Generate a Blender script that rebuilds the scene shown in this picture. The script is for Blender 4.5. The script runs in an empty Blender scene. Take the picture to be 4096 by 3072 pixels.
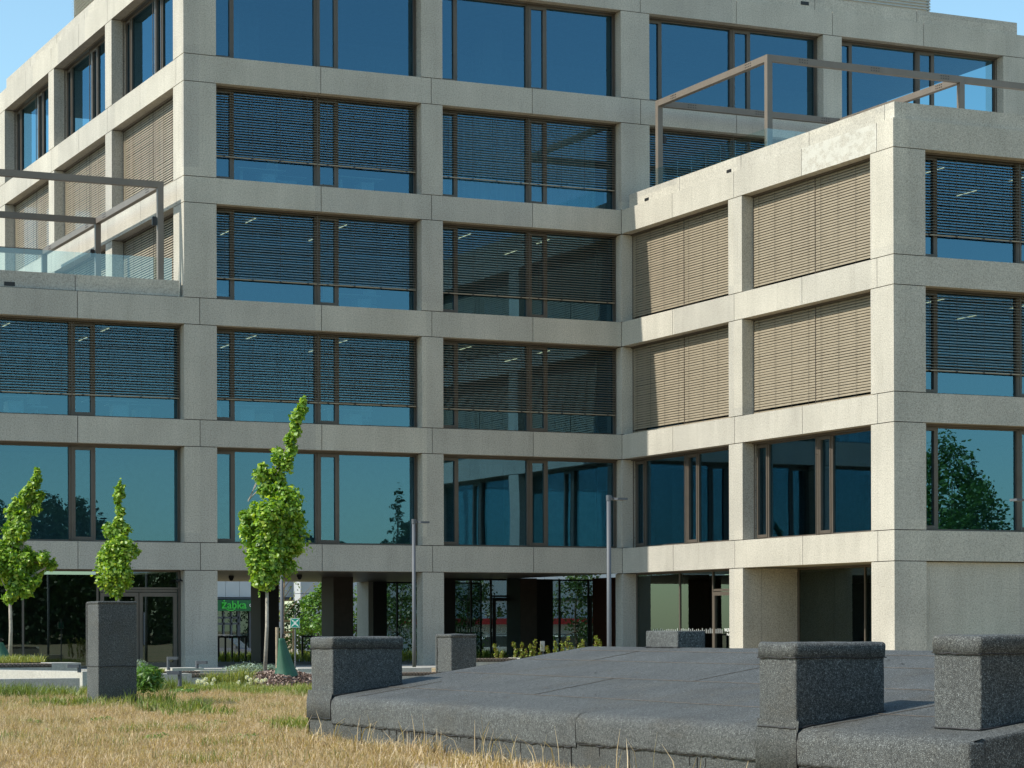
import bpy, bmesh, math, random
import numpy as np
from mathutils import Vector, Matrix, Euler
random.seed(7); rng = np.random.default_rng(7)
S = bpy.context.scene
COL = S.collection
R = math.radians

# ------------------------------------------------------------------ camera
YAW, PITCH, ROLL = 0.4354, 0.00117, 0.00295
CAM = Vector((-22.060, -71.182, 1.176))
FPX, CY = 9638.8, 2501.7            # focal length and horizon row, in 4096 px units
cd = bpy.data.cameras.new('camera'); cam = bpy.data.objects.new('camera', cd); COL.objects.link(cam)
fwd = Vector((math.sin(YAW) * math.cos(PITCH), math.cos(YAW) * math.cos(PITCH), math.sin(PITCH)))
right0 = Vector((math.cos(YAW), -math.sin(YAW), 0)); up0 = right0.cross(fwd)
c_, s_ = math.cos(ROLL), math.sin(ROLL)
rgt = right0 * c_ - up0 * s_; upv = right0 * s_ + up0 * c_
cam.matrix_world = Matrix(((rgt.x, upv.x, -fwd.x, CAM.x), (rgt.y, upv.y, -fwd.y, CAM.y), (rgt.z, upv.z, -fwd.z, CAM.z), (0, 0, 0, 1)))
cd.sensor_width = 36; cd.lens = FPX / 4096 * 36; cd.shift_y = (CY - 1536) / 4096
cd.clip_start = 0.5; cd.clip_end = 3000
S.camera = cam
def at(u, v, D):
    """world point at depth D metres along the view axis, seen at photo pixel (u, v) of 4096x3072"""
    return CAM + (fwd + rgt * ((u - 2048) / FPX) + upv * (-(v - CY) / FPX)) * D
def ground_at(u, D):
    p = at(u, 2500, D); return Vector((p.x, p.y, 0))

# ------------------------------------------------------------------ light
SUN_DIR = Vector((-1, 0.12, 0.97)).normalized()      # towards the sun
el = math.asin(SUN_DIR.z); az = math.atan2(SUN_DIR.x, SUN_DIR.y)
W = bpy.data.worlds.new("World"); S.world = W; W.use_nodes = True
wn = W.node_tree.nodes; sk = wn.new('ShaderNodeTexSky'); sk.sky_type = 'NISHITA'; sk.sun_disc = False
sk.sun_elevation = el; sk.sun_rotation = az; sk.air_density = 1.0; sk.dust_density = 0.6; sk.ozone_density = 1.2
tn = wn.new('ShaderNodeMix'); tn.data_type = 'RGBA'; tn.blend_type = 'MULTIPLY'; tn.inputs[0].default_value = 1; tn.inputs[7].default_value = (0.85, 1.0, 0.94, 1)   # camera white balance of the air
W.node_tree.links.new(sk.outputs[0], tn.inputs[6]); W.node_tree.links.new(tn.outputs[2], wn['Background'].inputs[0]); wn['Background'].inputs[1].default_value = 0.09
sl = bpy.data.lights.new('sun', 'SUN'); sl.energy = 2.25; sl.angle = R(0.5); sl.color = (1, 0.95, 0.84)
so = bpy.data.objects.new('sun', sl); COL.objects.link(so); so.rotation_euler = SUN_DIR.to_track_quat('Z', 'Y').to_euler()
S.view_settings.view_transform = 'Standard'; S.view_settings.look = 'None'
S.view_settings.exposure = 1.30; S.view_settings.gamma = 1
S.cycles.max_bounces = 8; S.cycles.diffuse_bounces = 3; S.cycles.glossy_bounces = 4
S.cycles.transparent_max_bounces = 24; S.cycles.caustics_reflective = False; S.cycles.caustics_refractive = False

# ------------------------------------------------------------------ materials
def newmat(name):
    m = bpy.data.materials.new(name); m.use_nodes = True
    nt = m.node_tree; b = nt.nodes['Principled BSDF']; return m, nt, b
def nd(nt, t, **k):
    n = nt.nodes.new(t)
    for a, v in k.items():
        if a.startswith('i_'):
            n.inputs[int(a[2:]) if a[2:].isdigit() else a[2:].replace('_', ' ')].default_value = v
        else: setattr(n, a, v)
    return n
def ramp(nt, src, stops):
    r = nt.nodes.new('ShaderNodeValToRGB'); e = r.color_ramp.elements
    while len(e) < len(stops): e.new(0.5)
    for el_, (p, c) in zip(e, stops): el_.position = p; el_.color = (*c, 1)
    nt.links.new(src, r.inputs[0]); return r.outputs[0]
def noise(nt, scale, detail=3, rough=0.5, vec=None):
    n = nd(nt, 'ShaderNodeTexNoise'); n.inputs['Scale'].default_value = scale; n.inputs['Detail'].default_value = detail
    n.inputs['Roughness'].default_value = rough
    if vec: nt.links.new(vec, n.inputs['Vector'])
    return n.outputs['Fac']
def coords(nt, sc=None):
    tc = nd(nt, 'ShaderNodeTexCoord')
    if sc is None: return tc.outputs['Object']
    mp = nd(nt, 'ShaderNodeMapping'); mp.inputs['Scale'].default_value = sc
    nt.links.new(tc.outputs['Object'], mp.inputs[0]); return mp.outputs[0]
def mixc(nt, a, b, fac, mode='MIX'):
    n = nd(nt, 'ShaderNodeMix', data_type='RGBA', blend_type=mode)
    for i, v in ((0, fac), (6, a), (7, b)):
        if isinstance(v, (int, float)): n.inputs[i].default_value = v
        elif isinstance(v, tuple): n.inputs[i].default_value = (*v, 1)
        else: nt.links.new(v, n.inputs[i])
    return n.outputs[2]
def bump(nt, b, h, strength, dist):
    n = nd(nt, 'ShaderNodeBump'); n.inputs['Strength'].default_value = strength; n.inputs['Distance'].default_value = dist
    nt.links.new(h, n.inputs['Height']); nt.links.new(n.outputs[0], b.inputs['Normal'])
def flat(name, c, rough=0.6, metal=0, var=0.12, scale=6):
    m, nt, b = newmat(name)
    if var:
        f = noise(nt, scale, 4, 0.6, coords(nt))
        lo = tuple(x * (1 - var) for x in c); hi = tuple(min(1, x * (1 + var)) for x in c)
        nt.links.new(ramp(nt, f, [(0.3, lo), (0.7, hi)]), b.inputs['Base Color'])
    else: b.inputs['Base Color'].default_value = (*c, 1)
    b.inputs['Roughness'].default_value = rough; b.inputs['Metallic'].default_value = metal
    return m
def concrete(name, base, blot=0.16, speck=0.30):
    m, nt, b = newmat(name)
    co = coords(nt)
    big = noise(nt, 0.55, 4, 0.55, co)
    streak = noise(nt, 1.0, 4, 0.6, coords(nt, (2.6, 2.6, 0.25)))
    sp = noise(nt, 26, 2, 0.7, co); fine = noise(nt, 70, 1, 0.6, co)
    c1 = ramp(nt, big, [(0.3, tuple(x * (1 - blot) for x in base)), (0.7, tuple(x * (1 + blot * .6) for x in base))])
    c2 = mixc(nt, c1, ramp(nt, streak, [(0.35, (0.84, 0.84, 0.83)), (0.62, (1.04, 1.04, 1.04))]), 0.4, 'MULTIPLY')
    c3 = mixc(nt, c2, ramp(nt, sp, [(0.34, (1 - speck,) * 3), (0.5, (1, 1, 1)), (0.68, (1 + speck * .7,) * 3)]), 1.0, 'MULTIPLY')
    if name.startswith('sand'):      # every cast unit has its own tone
        mp_ = nd(nt, 'ShaderNodeMapping'); mp_.inputs['Location'].default_value = (-.132, -.05, -.1); mp_.inputs['Scale'].default_value = (.2646, .2646, .2667); nt.links.new(co, mp_.inputs[0])
        fl = nd(nt, 'ShaderNodeVectorMath', operation='FLOOR'); nt.links.new(mp_.outputs[0], fl.inputs[0])
        wh = nd(nt, 'ShaderNodeTexWhiteNoise'); nt.links.new(fl.outputs[0], wh.inputs[0])
        c3 = mixc(nt, c3, ramp(nt, wh.outputs['Value'], [(0.0, (0.90, 0.90, 0.91)), (1.0, (1.07, 1.06, 1.04))]), 1.0, 'MULTIPLY')
        dr_ = noise(nt, 1.0, 3, 0.7, coords(nt, (7.0, 7.0, 0.35)))
        c3 = mixc(nt, c3, ramp(nt, dr_, [(0.60, (1, 1, 1)), (0.74, (0.84, 0.84, 0.83))]), 0.8, 'MULTIPLY')
    c4 = mixc(nt, c3, ramp(nt, fine, [(0.35, (1 - speck * 1.3,) * 3), (0.6, (1.08,) * 3)]), 0.8, 'MULTIPLY')
    nt.links.new(c4, b.inputs['Base Color']); b.inputs['Roughness'].default_value = 0.92
    bump(nt, b, fine, 0.35, 0.01)
    return m
M = {}
M['concrete'] = concrete('sandblasted_concrete', (0.50, 0.470, 0.408), 0.12, 0.26)
def patched():
    m = concrete('patched_concrete', (0.50, 0.470, 0.408), 0.12, 0.26); nt = m.node_tree; b = nt.nodes['Principled BSDF']
    src = b.inputs['Base Color'].links[0].from_socket; f = noise(nt, 3.2, 6, 0.75, coords(nt, (1, 1, 1.5)))
    fac = ramp(nt, f, [(0.44, (0, 0, 0)), (0.54, (.6, .6, .6))]); nt.links.new(mixc(nt, src, (0.55, 0.54, 0.49), fac), b.inputs['Base Color']); return m
M['patched'] = patched()
M['pale_concrete'] = concrete('pale_concrete', (0.46, 0.44, 0.395), 0.12, 0.12)
M['joint'] = flat('joint_shadow_mortar', (0.03, 0.03, 0.03), 0.95)
M['bronze'] = flat('bronze_aluminium', (0.105, 0.086, 0.069), 0.45, 0.15, 0.08, 3)
M['bronze_light'] = flat('pergola_paint', (0.165, 0.138, 0.113), 0.5, 0.0, 0.08, 2)
M['slat'] = flat('blind_slat', (0.285, 0.238, 0.172), 0.5, 0.05, 0.08, 2)
M['cord'] = flat('blind_cord', (0.07, 0.06, 0.05), 0.8)
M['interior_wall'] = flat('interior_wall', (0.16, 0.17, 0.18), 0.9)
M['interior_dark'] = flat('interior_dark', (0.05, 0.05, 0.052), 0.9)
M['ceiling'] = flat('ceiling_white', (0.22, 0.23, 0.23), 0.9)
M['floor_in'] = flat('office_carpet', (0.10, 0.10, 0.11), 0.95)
M['white'] = flat('white_laminate', (0.78, 0.78, 0.76), 0.5, 0, 0.04)
M['shade_and_frame'] = flat('shade_and_frame_black', (0.018, 0.017, 0.016), 0.6)  # black stands in for deep passage shade; also colours the passage frames
M['brown_shade'] = flat('passage_shade_brown', (0.075, 0.06, 0.048), 0.7)  # column brown darkened to carry the shade inside the passage
M['soffit'] = flat('soffit_metal', (0.22, 0.20, 0.18), 0.35, 0.5)
M['steel_grey'] = flat('grey_coated_steel', (0.085, 0.092, 0.105), 0.55, 0.0, 0.06)
M['black_steel'] = flat('black_steel', (0.012, 0.012, 0.013), 0.5)
M['louver'] = flat('louver_metal', (0.62, 0.62, 0.58), 0.6, 0.0, 0.05)
M['bark_pale'] = flat('pale_bark', (0.36, 0.32, 0.27), 0.9, 0, 0.3, 14)
M['bark'] = flat('dark_bark', (0.10, 0.08, 0.06), 0.9, 0, 0.3, 10)
M['wood_slat'] = flat('weathered_wood', (0.15, 0.115, 0.09), 0.85, 0, 0.4, 18)
M['timber'] = flat('timber_stake', (0.33, 0.26, 0.18), 0.85, 0, 0.3, 14)
M['red_metal'] = flat('red_awning', (0.45, 0.02, 0.02), 0.7)
M['paving'] = flat('paving', (0.34, 0.33, 0.31), 0.9, 0, 0.15, 2)
M['asphalt'] = flat('asphalt', (0.06, 0.06, 0.062), 0.9, 0, 0.2, 3)
M['soil'] = flat('dry_soil', (0.30, 0.215, 0.14), 0.95, 0, 0.35, 3)

def felt(name, base=(0.060, 0.0625, 0.060)):
    m, nt, b = newmat(name); co = coords(nt)
    big = noise(nt, 1.3, 4, 0.6, co); g = noise(nt, 150, 2, 0.8, co); g2 = noise(nt, 210, 1, 0.5, co)
    c = ramp(nt, big, [(0.3, tuple(x * 0.82 for x in base)), (0.7, tuple(x * 1.18 for x in base))])
    c = mixc(nt, c, ramp(nt, g, [(0.36, (0.3,) * 3), (0.5, (0.75,) * 3), (0.60, (2.0,) * 3), (0.69, (3.6,) * 3)]), 1.0, 'MULTIPLY')
    c = mixc(nt, c, ramp(nt, noise(nt, 42, 3, 0.7, co), [(0.36, (0.62,) * 3), (0.64, (1.5,) * 3)]), 1.0, 'MULTIPLY')
    st_ = noise(nt, 1.1, 5, 0.65, coords(nt, (1, 1, 2.5)))
    c = mixc(nt, c, ramp(nt, st_, [(0.52, (1, 1, 1)), (0.68, (0.92, 0.83, 0.72))]), 0.8, 'MULTIPLY')
    c = mixc(nt, c, ramp(nt, g2, [(0.4, (0.6,) * 3), (0.62, (1.5,) * 3)]), 0.8, 'MULTIPLY')
    nt.links.new(c, b.inputs['Base Color']); b.inputs['Roughness'].default_value = 0.8
    bump(nt, b, g, 0.9, 0.006); return m
M['felt'] = felt('mineral_roofing_felt')
M['bitumen_dust'] = flat('dusty_bitumen_bead', (0.105, 0.085, 0.07), 0.9, 0, 0.3, 30)
M['bitumen'] = flat('bitumen_bead', (0.022, 0.019, 0.018), 0.6, 0, 0.3, 30)

def glass(name, refl=0.30, tint=(0.58, 0.74, 0.79), gl=(0.19, 0.41, 0.58), wav=0.006, wscale=0.55):
    m, nt, b = newmat(name); nt.nodes.remove(b)
    out = nt.nodes['Material Output']
    tr = nd(nt, 'ShaderNodeBsdfTransparent'); tr.inputs[0].default_value = (*tint, 1)
    g = nd(nt, 'ShaderNodeBsdfGlossy'); g.inputs['Color'].default_value = (*gl, 1); g.inputs['Roughness'].default_value = 0.0
    fr = nd(nt, 'ShaderNodeFresnel'); fr.inputs[0].default_value = 1.52
    mr = nd(nt, 'ShaderNodeMapRange'); mr.inputs['To Min'].default_value = refl; mr.inputs['To Max'].default_value = 1.0
    nt.links.new(fr.outputs[0], mr.inputs['Value'])
    ge = nd(nt, 'ShaderNodeNewGeometry'); inv = nd(nt, 'ShaderNodeMath', operation='SUBTRACT'); inv.inputs[0].default_value = 1.0; nt.links.new(ge.outputs['Backfacing'], inv.inputs[1])
    mu = nd(nt, 'ShaderNodeMath', operation='MULTIPLY'); nt.links.new(mr.outputs[0], mu.inputs[0]); nt.links.new(inv.outputs[0], mu.inputs[1])   # only the entering face reflects
    mx = nd(nt, 'ShaderNodeMixShader'); nt.links.new(mu.outputs[0], mx.inputs[0])
    nt.links.new(tr.outputs[0], mx.inputs[1]); nt.links.new(g.outputs[0], mx.inputs[2]); nt.links.new(mx.outputs[0], out.inputs[0])
    if wav:
        co = coords(nt, (1.0, 1.0, 0.45)); n = noise(nt, wscale, 1, 0.4, co)
        bp = nd(nt, 'ShaderNodeBump'); bp.inputs['Strength'].default_value = 1.0; bp.inputs['Distance'].default_value = wav
        nt.links.new(n, bp.inputs['Height']); nt.links.new(bp.outputs[0], g.inputs['Normal'])
    return m
M['glass'] = glass('solar_glass')
M['glass_clear'] = glass('balustrade_glass', 0.12, (0.84, 0.92, 0.92), (0.9, 1, 1), 0)
M['glass_dark'] = glass('shopfront_glass', 0.16, (0.62, 0.70, 0.70), (0.45, 0.58, 0.56), 0.002)
def leafmat(name, lo, mid, hi, tr=0.35):
    m, nt, b = newmat(name); nt.nodes.remove(b); out = nt.nodes['Material Output']
    a = nd(nt, 'ShaderNodeAttribute', attribute_name='tint')
    c = ramp(nt, a.outputs['Fac'], [(0.0, lo), (0.5, mid), (1.0, hi)])
    d = nd(nt, 'ShaderNodeBsdfDiffuse'); t = nd(nt, 'ShaderNodeBsdfTranslucent'); g = nd(nt, 'ShaderNodeBsdfGlossy'); g.inputs['Roughness'].default_value = 0.45
    nt.links.new(c, d.inputs[0]); nt.links.new(mixc(nt, c, (1.3, 1.25, 0.4), 1.0, 'MULTIPLY'), t.inputs[0])
    m1 = nd(nt, 'ShaderNodeMixShader'); m1.inputs[0].default_value = tr; nt.links.new(d.outputs[0], m1.inputs[1]); nt.links.new(t.outputs[0], m1.inputs[2])
    m2 = nd(nt, 'ShaderNodeMixShader'); m2.inputs[0].default_value = 0.04; nt.links.new(m1.outputs[0], m2.inputs[1]); nt.links.new(g.outputs[0], m2.inputs[2])
    nt.links.new(m2.outputs[0], out.inputs[0]); return m
M['maple'] = leafmat('maple_leaf', (0.07, 0.18, 0.016), (0.24, 0.41, 0.038), (0.62, 0.72, 0.17), 0.45)
M['foliage'] = leafmat('woodland_leaf', (0.014, 0.038, 0.008), (0.03, 0.072, 0.014), (0.06, 0.12, 0.024), 0.3)
M['foliage_light'] = leafmat('garden_leaf', (0.05, 0.13, 0.02), (0.11, 0.24, 0.035), (0.24, 0.36, 0.07), 0.35)
M['straw'] = leafmat('dry_straw', (0.25, 0.17, 0.095), (0.48, 0.35, 0.205), (0.72, 0.58, 0.38), 0.3)
M['green_grass'] = leafmat('green_grass_blade', (0.10, 0.13, 0.025), (0.17, 0.23, 0.04), (0.36, 0.36, 0.10), 0.35)
M['silver_leaf'] = leafmat('silver_leaf', (0.12, 0.18, 0.13), (0.22, 0.29, 0.22), (0.38, 0.44, 0.36), 0.2)
M['russet_leaf'] = leafmat('russet_leaf', (0.20, 0.09, 0.035), (0.20, 0.21, 0.035), (0.28, 0.42, 0.05), 0.4)
M['chip'] = leafmat('bark_chip', (0.09, 0.055, 0.04), (0.20, 0.13, 0.10), (0.42, 0.30, 0.25), 0.0)
M['seed'] = leafmat('dandelion_seed', (0.65, 0.65, 0.6), (0.75, 0.75, 0.7), (0.85, 0.85, 0.8), 0.3)
def emis(name, c, s):
    m, nt, b = newmat(name); b.inputs['Emission Color'].default_value = (*c, 1); b.inputs['Emission Strength'].default_value = s
    b.inputs['Base Color'].default_value = (*c, 1); return m
M['lamp_on'] = emis('lit_ceiling_strip', (1, 0.90, 0.72), 0.14)

# ------------------------------------------------------------------ builders
class MB:
    def __init__(s): s.v = []; s.f = []
    def quad(s, a, b, c, d):
        n = len(s.v); s.v += [tuple(a), tuple(b), tuple(c), tuple(d)]; s.f.append((n, n + 1, n + 2, n + 3))
    def poly(s, pts):
        n = len(s.v); s.v += [tuple(p) for p in pts]; s.f.append(tuple(range(n, n + len(pts))))
    def box(s, x0, x1, y0, y1, z0, z1):
        x0, x1 = min(x0, x1), max(x0, x1); y0, y1 = min(y0, y1), max(y0, y1); z0, z1 = min(z0, z1), max(z0, z1)
        n = len(s.v)
        s.v += [(x0, y0, z0), (x1, y0, z0), (x1, y1, z0), (x0, y1, z0), (x0, y0, z1), (x1, y0, z1), (x1, y1, z1), (x0, y1, z1)]
        s.f += [tuple(n + i for i in q) for q in ((0, 3, 2, 1), (4, 5, 6, 7), (0, 1, 5, 4), (1, 2, 6, 5), (2, 3, 7, 6), (3, 0, 4, 7))]
    def prism(s, pts2, z0, z1):
        """vertical prism over a plan outline"""
        n = len(s.v); k = len(pts2)
        s.v += [(x, y, z0) for x, y in pts2] + [(x, y, z1) for x, y in pts2]
        s.f.append(tuple(n + i for i in range(k))[::-1]); s.f.append(tuple(n + k + i for i in range(k)))
        for i in range(k): j = (i + 1) % k; s.f.append((n + i, n + j, n + k + j, n + k + i))
    def tube(s, path, radii, seg=10, cap=True):
        n0 = len(s.v); path = [Vector(p) for p in path]
        for i, p in enumerate(path):
            d = (path[min(i + 1, len(path) - 1)] - path[max(i - 1, 0)]).normalized()
            a = d.cross(Vector((0, 0, 1)) if abs(d.z) < 0.9 else Vector((1, 0, 0))).normalized(); b = d.cross(a)
            r = radii[i] if hasattr(radii, '__len__') else radii
            for k in range(seg):
                t = 2 * math.pi * k / seg; s.v.append(tuple(p + (a * math.cos(t) + b * math.sin(t)) * r))
        for i in range(len(path) - 1):
            for k in range(seg):
                k2 = (k + 1) % seg; s.f.append((n0 + i * seg + k, n0 + i * seg + k2, n0 + (i + 1) * seg + k2, n0 + (i + 1) * seg + k))
        if cap:
            s.f.append(tuple(n0 + k for k in range(seg))[::-1]); m = n0 + (len(path) - 1) * seg; s.f.append(tuple(m + k for k in range(seg)))
    def build(s, name, mat, parent=None, origin=None, smooth=False, kind=None, recalc=True):
        o3 = Vector(origin) if origin is not None else Vector((0, 0, 0))
        me = bpy.data.meshes.new(name); me.from_pydata([tuple(Vector(p) - o3) for p in s.v], [], s.f); me.update()
        if recalc:
            bm = bmesh.new(); bm.from_mesh(me); bmesh.ops.recalc_face_normals(bm, faces=bm.faces); bm.to_mesh(me); bm.free()
        if smooth: me.polygons.foreach_set('use_smooth', [True] * len(me.polygons))
        me.materials.append(mat)
        o = bpy.data.objects.new(name, me); COL.objects.link(o)
        if parent is not None:
            o.parent = parent
            o.location = o3 - WORLD(parent)
        else: o.location = o3
        if kind: o['kind'] = kind
        return o
def WORLD(o):
    p = Vector(o.location)
    while o.parent: o = o.parent; p += Vector(o.location)
    return p
def tag(o, label, cat, group=None):
    o['label'] = label; o['category'] = cat
    if group: o['group'] = group
    return o
def thing(name, loc, label, cat, group=None):
    o = bpy.data.objects.new(name, None); COL.objects.link(o); o.location = loc; o.empty_display_size = 0.3
    return tag(o, label, cat, group)
def mesh_np(name, V, F, mat, parent=None, tint=None, kind=None, origin=None):
    """V (n,3), F (m,k) arrays; tint per face -> per vertex attribute 'tint'"""
    V = np.asarray(V, dtype=np.float32); F = np.asarray(F, dtype=np.int32); m, k = F.shape
    o3 = np.array(origin if origin is not None else (0, 0, 0), dtype=np.float32); V = V - o3
    me = bpy.data.meshes.new(name); me.vertices.add(len(V)); me.vertices.foreach_set('co', V.ravel())
    me.loops.add(m * k); me.loops.foreach_set('vertex_index', F.ravel())
    me.polygons.add(m); me.polygons.foreach_set('loop_start', np.arange(0, m * k, k, dtype=np.int32))
    me.update(calc_edges=True)
    if tint is not None:
        a = me.attributes.new('tint', 'FLOAT', 'POINT'); tv = np.zeros(len(V), dtype=np.float32)
        tv[F.ravel()] = np.repeat(np.asarray(tint, dtype=np.float32), k); a.data.foreach_set('value', tv)
    me.materials.append(mat); o = bpy.data.objects.new(name, me); COL.objects.link(o)
    if parent is not None: o.parent = parent; o.location = Vector([float(x) for x in o3]) - WORLD(parent)
    else: o.location = [float(x) for x in o3]
    if kind: o['kind'] = kind
    return o
def copy_tree(o, parent=None, loc=None, rz=None, label=None):
    c = o.copy(); COL.objects.link(c); c.parent = parent
    if loc is not None: c.location = loc
    if rz is not None: c.rotation_euler.z = rz
    if label: c['label'] = label
    for ch in list(o.children): copy_tree(ch, c)
    return c

# ------------------------------------------------------------------ ground
def ground_h(x, y):
    t = min(1, max(0, (y - 17) / 55)); t = t * t * (3 - 2 * t)
    return -0.95 * t
xs = np.concatenate([np.linspace(-900, -80, 12), np.linspace(-70, 90, 65), np.linspace(110, 900, 12)])
ys = np.concatenate([np.linspace(-900, -100, 12), np.linspace(-90, 130, 90), np.linspace(150, 1200, 14)])
gv = [(x, y, ground_h(x, y)) for y in ys for x in xs]; nx = len(xs)
gf = [(j * nx + i, j * nx + i + 1, (j + 1) * nx + i + 1, (j + 1) * nx + i) for j in range(len(ys) - 1) for i in range(nx - 1)]
m, nt, b = newmat('dry_lawn_ground'); co = coords(nt)
n1 = noise(nt, 0.35, 5, 0.6, co); n2 = noise(nt, 9, 4, 0.7, co)
c = ramp(nt, n1, [(0.35, (0.36, 0.255, 0.155)), (0.52, (0.42, 0.31, 0.19)), (0.62, (0.20, 0.21, 0.07))])
c = mixc(nt, c, ramp(nt, n2, [(0.3, (0.6, 0.6, 0.6)), (0.7, (1.2, 1.2, 1.2))]), 0.9, 'MULTIPLY')
nt.links.new(c, b.inputs['Base Color']); b.inputs['Roughness'].default_value = 1; bump(nt, b, n2, 0.8, 0.05)
g = MB(); g.v = gv; g.f = gf; g.build('lawn_ground', m, kind='structure', smooth=True, recalc=False)
p = MB(); p.box(-16, 15.0, -4.6, 0.5, -0.1, 0.006); p.box(1.0, 30, 0.5, 17, -0.1, 0.004); p.box(15.0, 15.1, -16, -4.6, -0.1, 0.005)
p.build('paving', M['paving'], kind='structure')

# ------------------------------------------------------------------ the office building
T = [0.0, 3.827, 7.602, 11.352, 15.083, 18.838, 22.560]
B = [None, 2.995, 6.797, 10.549, 14.296, 18.020, 21.754]
XI = 15.114; YW = -16.007; XE = 31.70; YE = 24.75; XL = -14.45
REC = 0.55; GAP = 0.011
bld = thing('office_building', (0, 0, 0), 'large stepped concrete frame office building with deep beams, big bronze framed windows and brown blinds', 'building')
def F1(s, d, z): return (s, d, z)
def F2(s, d, z): return (s, YW + d, z)
def SW(s, d, z): return (XI + d, -s, z)           # wing side, s = -Y
def ST(s, d, z): return (d, -s, z)                # tower side, s = -Y
def lbox(mb, f, s0, s1, d0, d1, z0, z1):
    a = f(s0, d0, z0); c = f(s1, d1, z1); mb.box(a[0], c[0], a[1], c[1], a[2], c[2])
core = MB()
def beam(f, s0, s1, k, joints, corner=None, dep=0.5, top=None):
    """one ring beam of a facade; corner=(s side, sign) adds the return of a corner unit"""
    mb = MB(); z0, z1 = B[k], (top or T[k]); e = [s0] + [j for j in joints if s0 + .3 < j < s1 - .3] + [s1]
    for a, c in zip(e[:-1], e[1:]):
        lbox(mb, f, a + (GAP if a != s0 else 0), c - (GAP if c != s1 else 0), 0, dep, z0, z1)
    lbox(core, f, s0 + .05, s1 - .05, .045, dep - .03, z0 + .04, z1 - .04)
    return mb
def column(f, s0, s1, k, dep=0.5, zb=None):
    mb = MB(); lbox(mb, f, s0, s1, 0, dep, (T[k] + 2 * GAP if zb is None else zb), B[k + 1] - 2 * GAP)
    lbox(core, f, s0 + .04, s1 - .04, .05, dep - .04, (T[k] - .03 if zb is None else zb + .03), B[k + 1] + .06)
    return mb
J1 = [-10.9, -7.25, -3.33, 0.5, 4.48, 8.25, 11.84]
JT = [4.48, 8.25, 11.84, 15.85, 19.55, 23.40, 27.20]
for k in (1, 2, 3): beam(F1, XL, XI - GAP, k, J1).build('beam', M['concrete'], bld)
mb = beam(F1, 0, XI - GAP, 4, JT); mb.box(0, .5, .5, .775, B[4], T[4]); mb.build('beam', M['concrete'], bld)
for k in (5, 6):
    mb = beam(F1, 0, XE, k, JT); mb.box(0, .5, .5, .775, B[k], T[k]); mb.build('beam', M['concrete'], bld)
JS = [-20.2, -16.3, -12.4, -8.62, -4.72]
for k in (4, 5, 6): beam(ST, -YE, -.797, k, JS).build('beam', M['concrete'], bld)
JW = [3.5, 7.40, 11.30]
for k in (1, 2, 3, 4):
    if k < 4: beam(SW, GAP, 15.2 - GAP, k, JW).build('beam', M['concrete'], bld)
    else:
        beam(SW, GAP, 11.3 - GAP, k, JW).build('beam', M['concrete'], bld)
        pb = beam(SW, 11.3 + GAP, 15.2 - GAP, k, JW).build('beam', M['patched'], bld); pb['label'] = 'beam section with whitish repair patches'
    mb = beam(F2, XI, 31.2, k, [19.6, 23.4, 27.2]); mb.box(XI, XI + .5, YW + .5, -15.2 - GAP, B[k], T[k]); mb.build('beam', M['concrete'], bld)
# upper parapet courses, set back from the beams
def course(x0, x1, y0, y1, z0, z1, name='parapet'):
    q = MB(); q.box(x0, x1, y0, y1, z0, z1); return q
def course_line(f, s0, s1, z0, z1, joints, ret=None):
    mb = MB()
    if ret: mb.box(*ret, z0, z1)
    e = [s0] + [j for j in joints if s0 < j < s1] + [s1]
    for a, c in zip(e[:-1], e[1:]): lbox(mb, f, a + GAP, c - GAP, .13, .45, z0, z1)
    lbox(core, f, s0 + .05, s1 - .05, .17, .42, z0 - .05, z1 - .04)
    mb.build('parapet', M['concrete'], bld)
course_line(F1, 0.13, 31.35, T[6] + .03, 23.03, [3.9, 7.8, 11.5, 15.4, 19.3, 22.77, 27.0])
course_line(ST, -23.95, -.46, T[6] + .03, 23.03, [-20, -16, -12.1, -8.2, -4.4])
course_line(SW, 0.3, 15.39, T[4] + .03, 15.555, [3.76, 7.62, 11.51])
course_line(F2, XI + .13 - GAP, 31.0, T[4] + .03, 15.555, [22.0, 26.0], ret=(XI + .13, XI + .45, YW + .45, -15.39 - GAP))
course_line(F1, XL, -0.11, T[3] + .03, 11.87, [-11.2, -7.3, -3.36])
# columns
def col_build(mb): return mb.build('column', M['concrete'], bld)
for k in range(0, 6):
    mb = MB(); zb = T[k] + 2 * GAP if k else 0.0
    y1 = 1.085 if k >= 3 else .5
    mb.box(0, 1.043, 0, y1, zb, B[k + 1] - 2 * GAP); core.box(.05, .99, .05, y1 - .05, zb - .05 if k else 0.02, B[k + 1] + .06); col_build(mb)
    col_build(column(F1, 7.904, 8.642, k, zb=None if k else 0.0))
for k in (4, 5, 3):
    col_build(column(F1, XI + .0, 16.186, k)); col_build(column(F1, 23.03, 23.78, k)); col_build(column(F1, 30.64, XE, k))
for k in (0, 1, 2): col_build(column(F1, -7.6, -6.86, k, zb=None if k else 0.0))
for k in range(0, 4):
    zb = None if k else 0.0
    col_build(column(F1, XI, XI + .6, k, zb=zb)) if k < 3 else None
    col_build(column(SW, 7.06, 7.877, k, zb=zb))
    mb = MB(); z0 = T[k] + 2 * GAP if k else 0.0
    mb.box(XI, 16.16, YW, -14.877, z0, B[k + 1] - 2 * GAP); core.box(XI + .05, 16.1, YW + .05, -14.93, z0 - .05 if k else .02, B[k + 1] + .06); col_build(mb)
    col_build(column(F2, 23.02, 23.8, k, zb=zb)); col_build(column(F2, 30.5, 31.2, k, zb=zb))
for k in (3, 4, 5):
    col_build(column(ST, -8.92, -8.12, k)); col_build(column(ST, -16.7, -15.9, k)); col_build(column(ST, -YE, -23.7, k))

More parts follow.
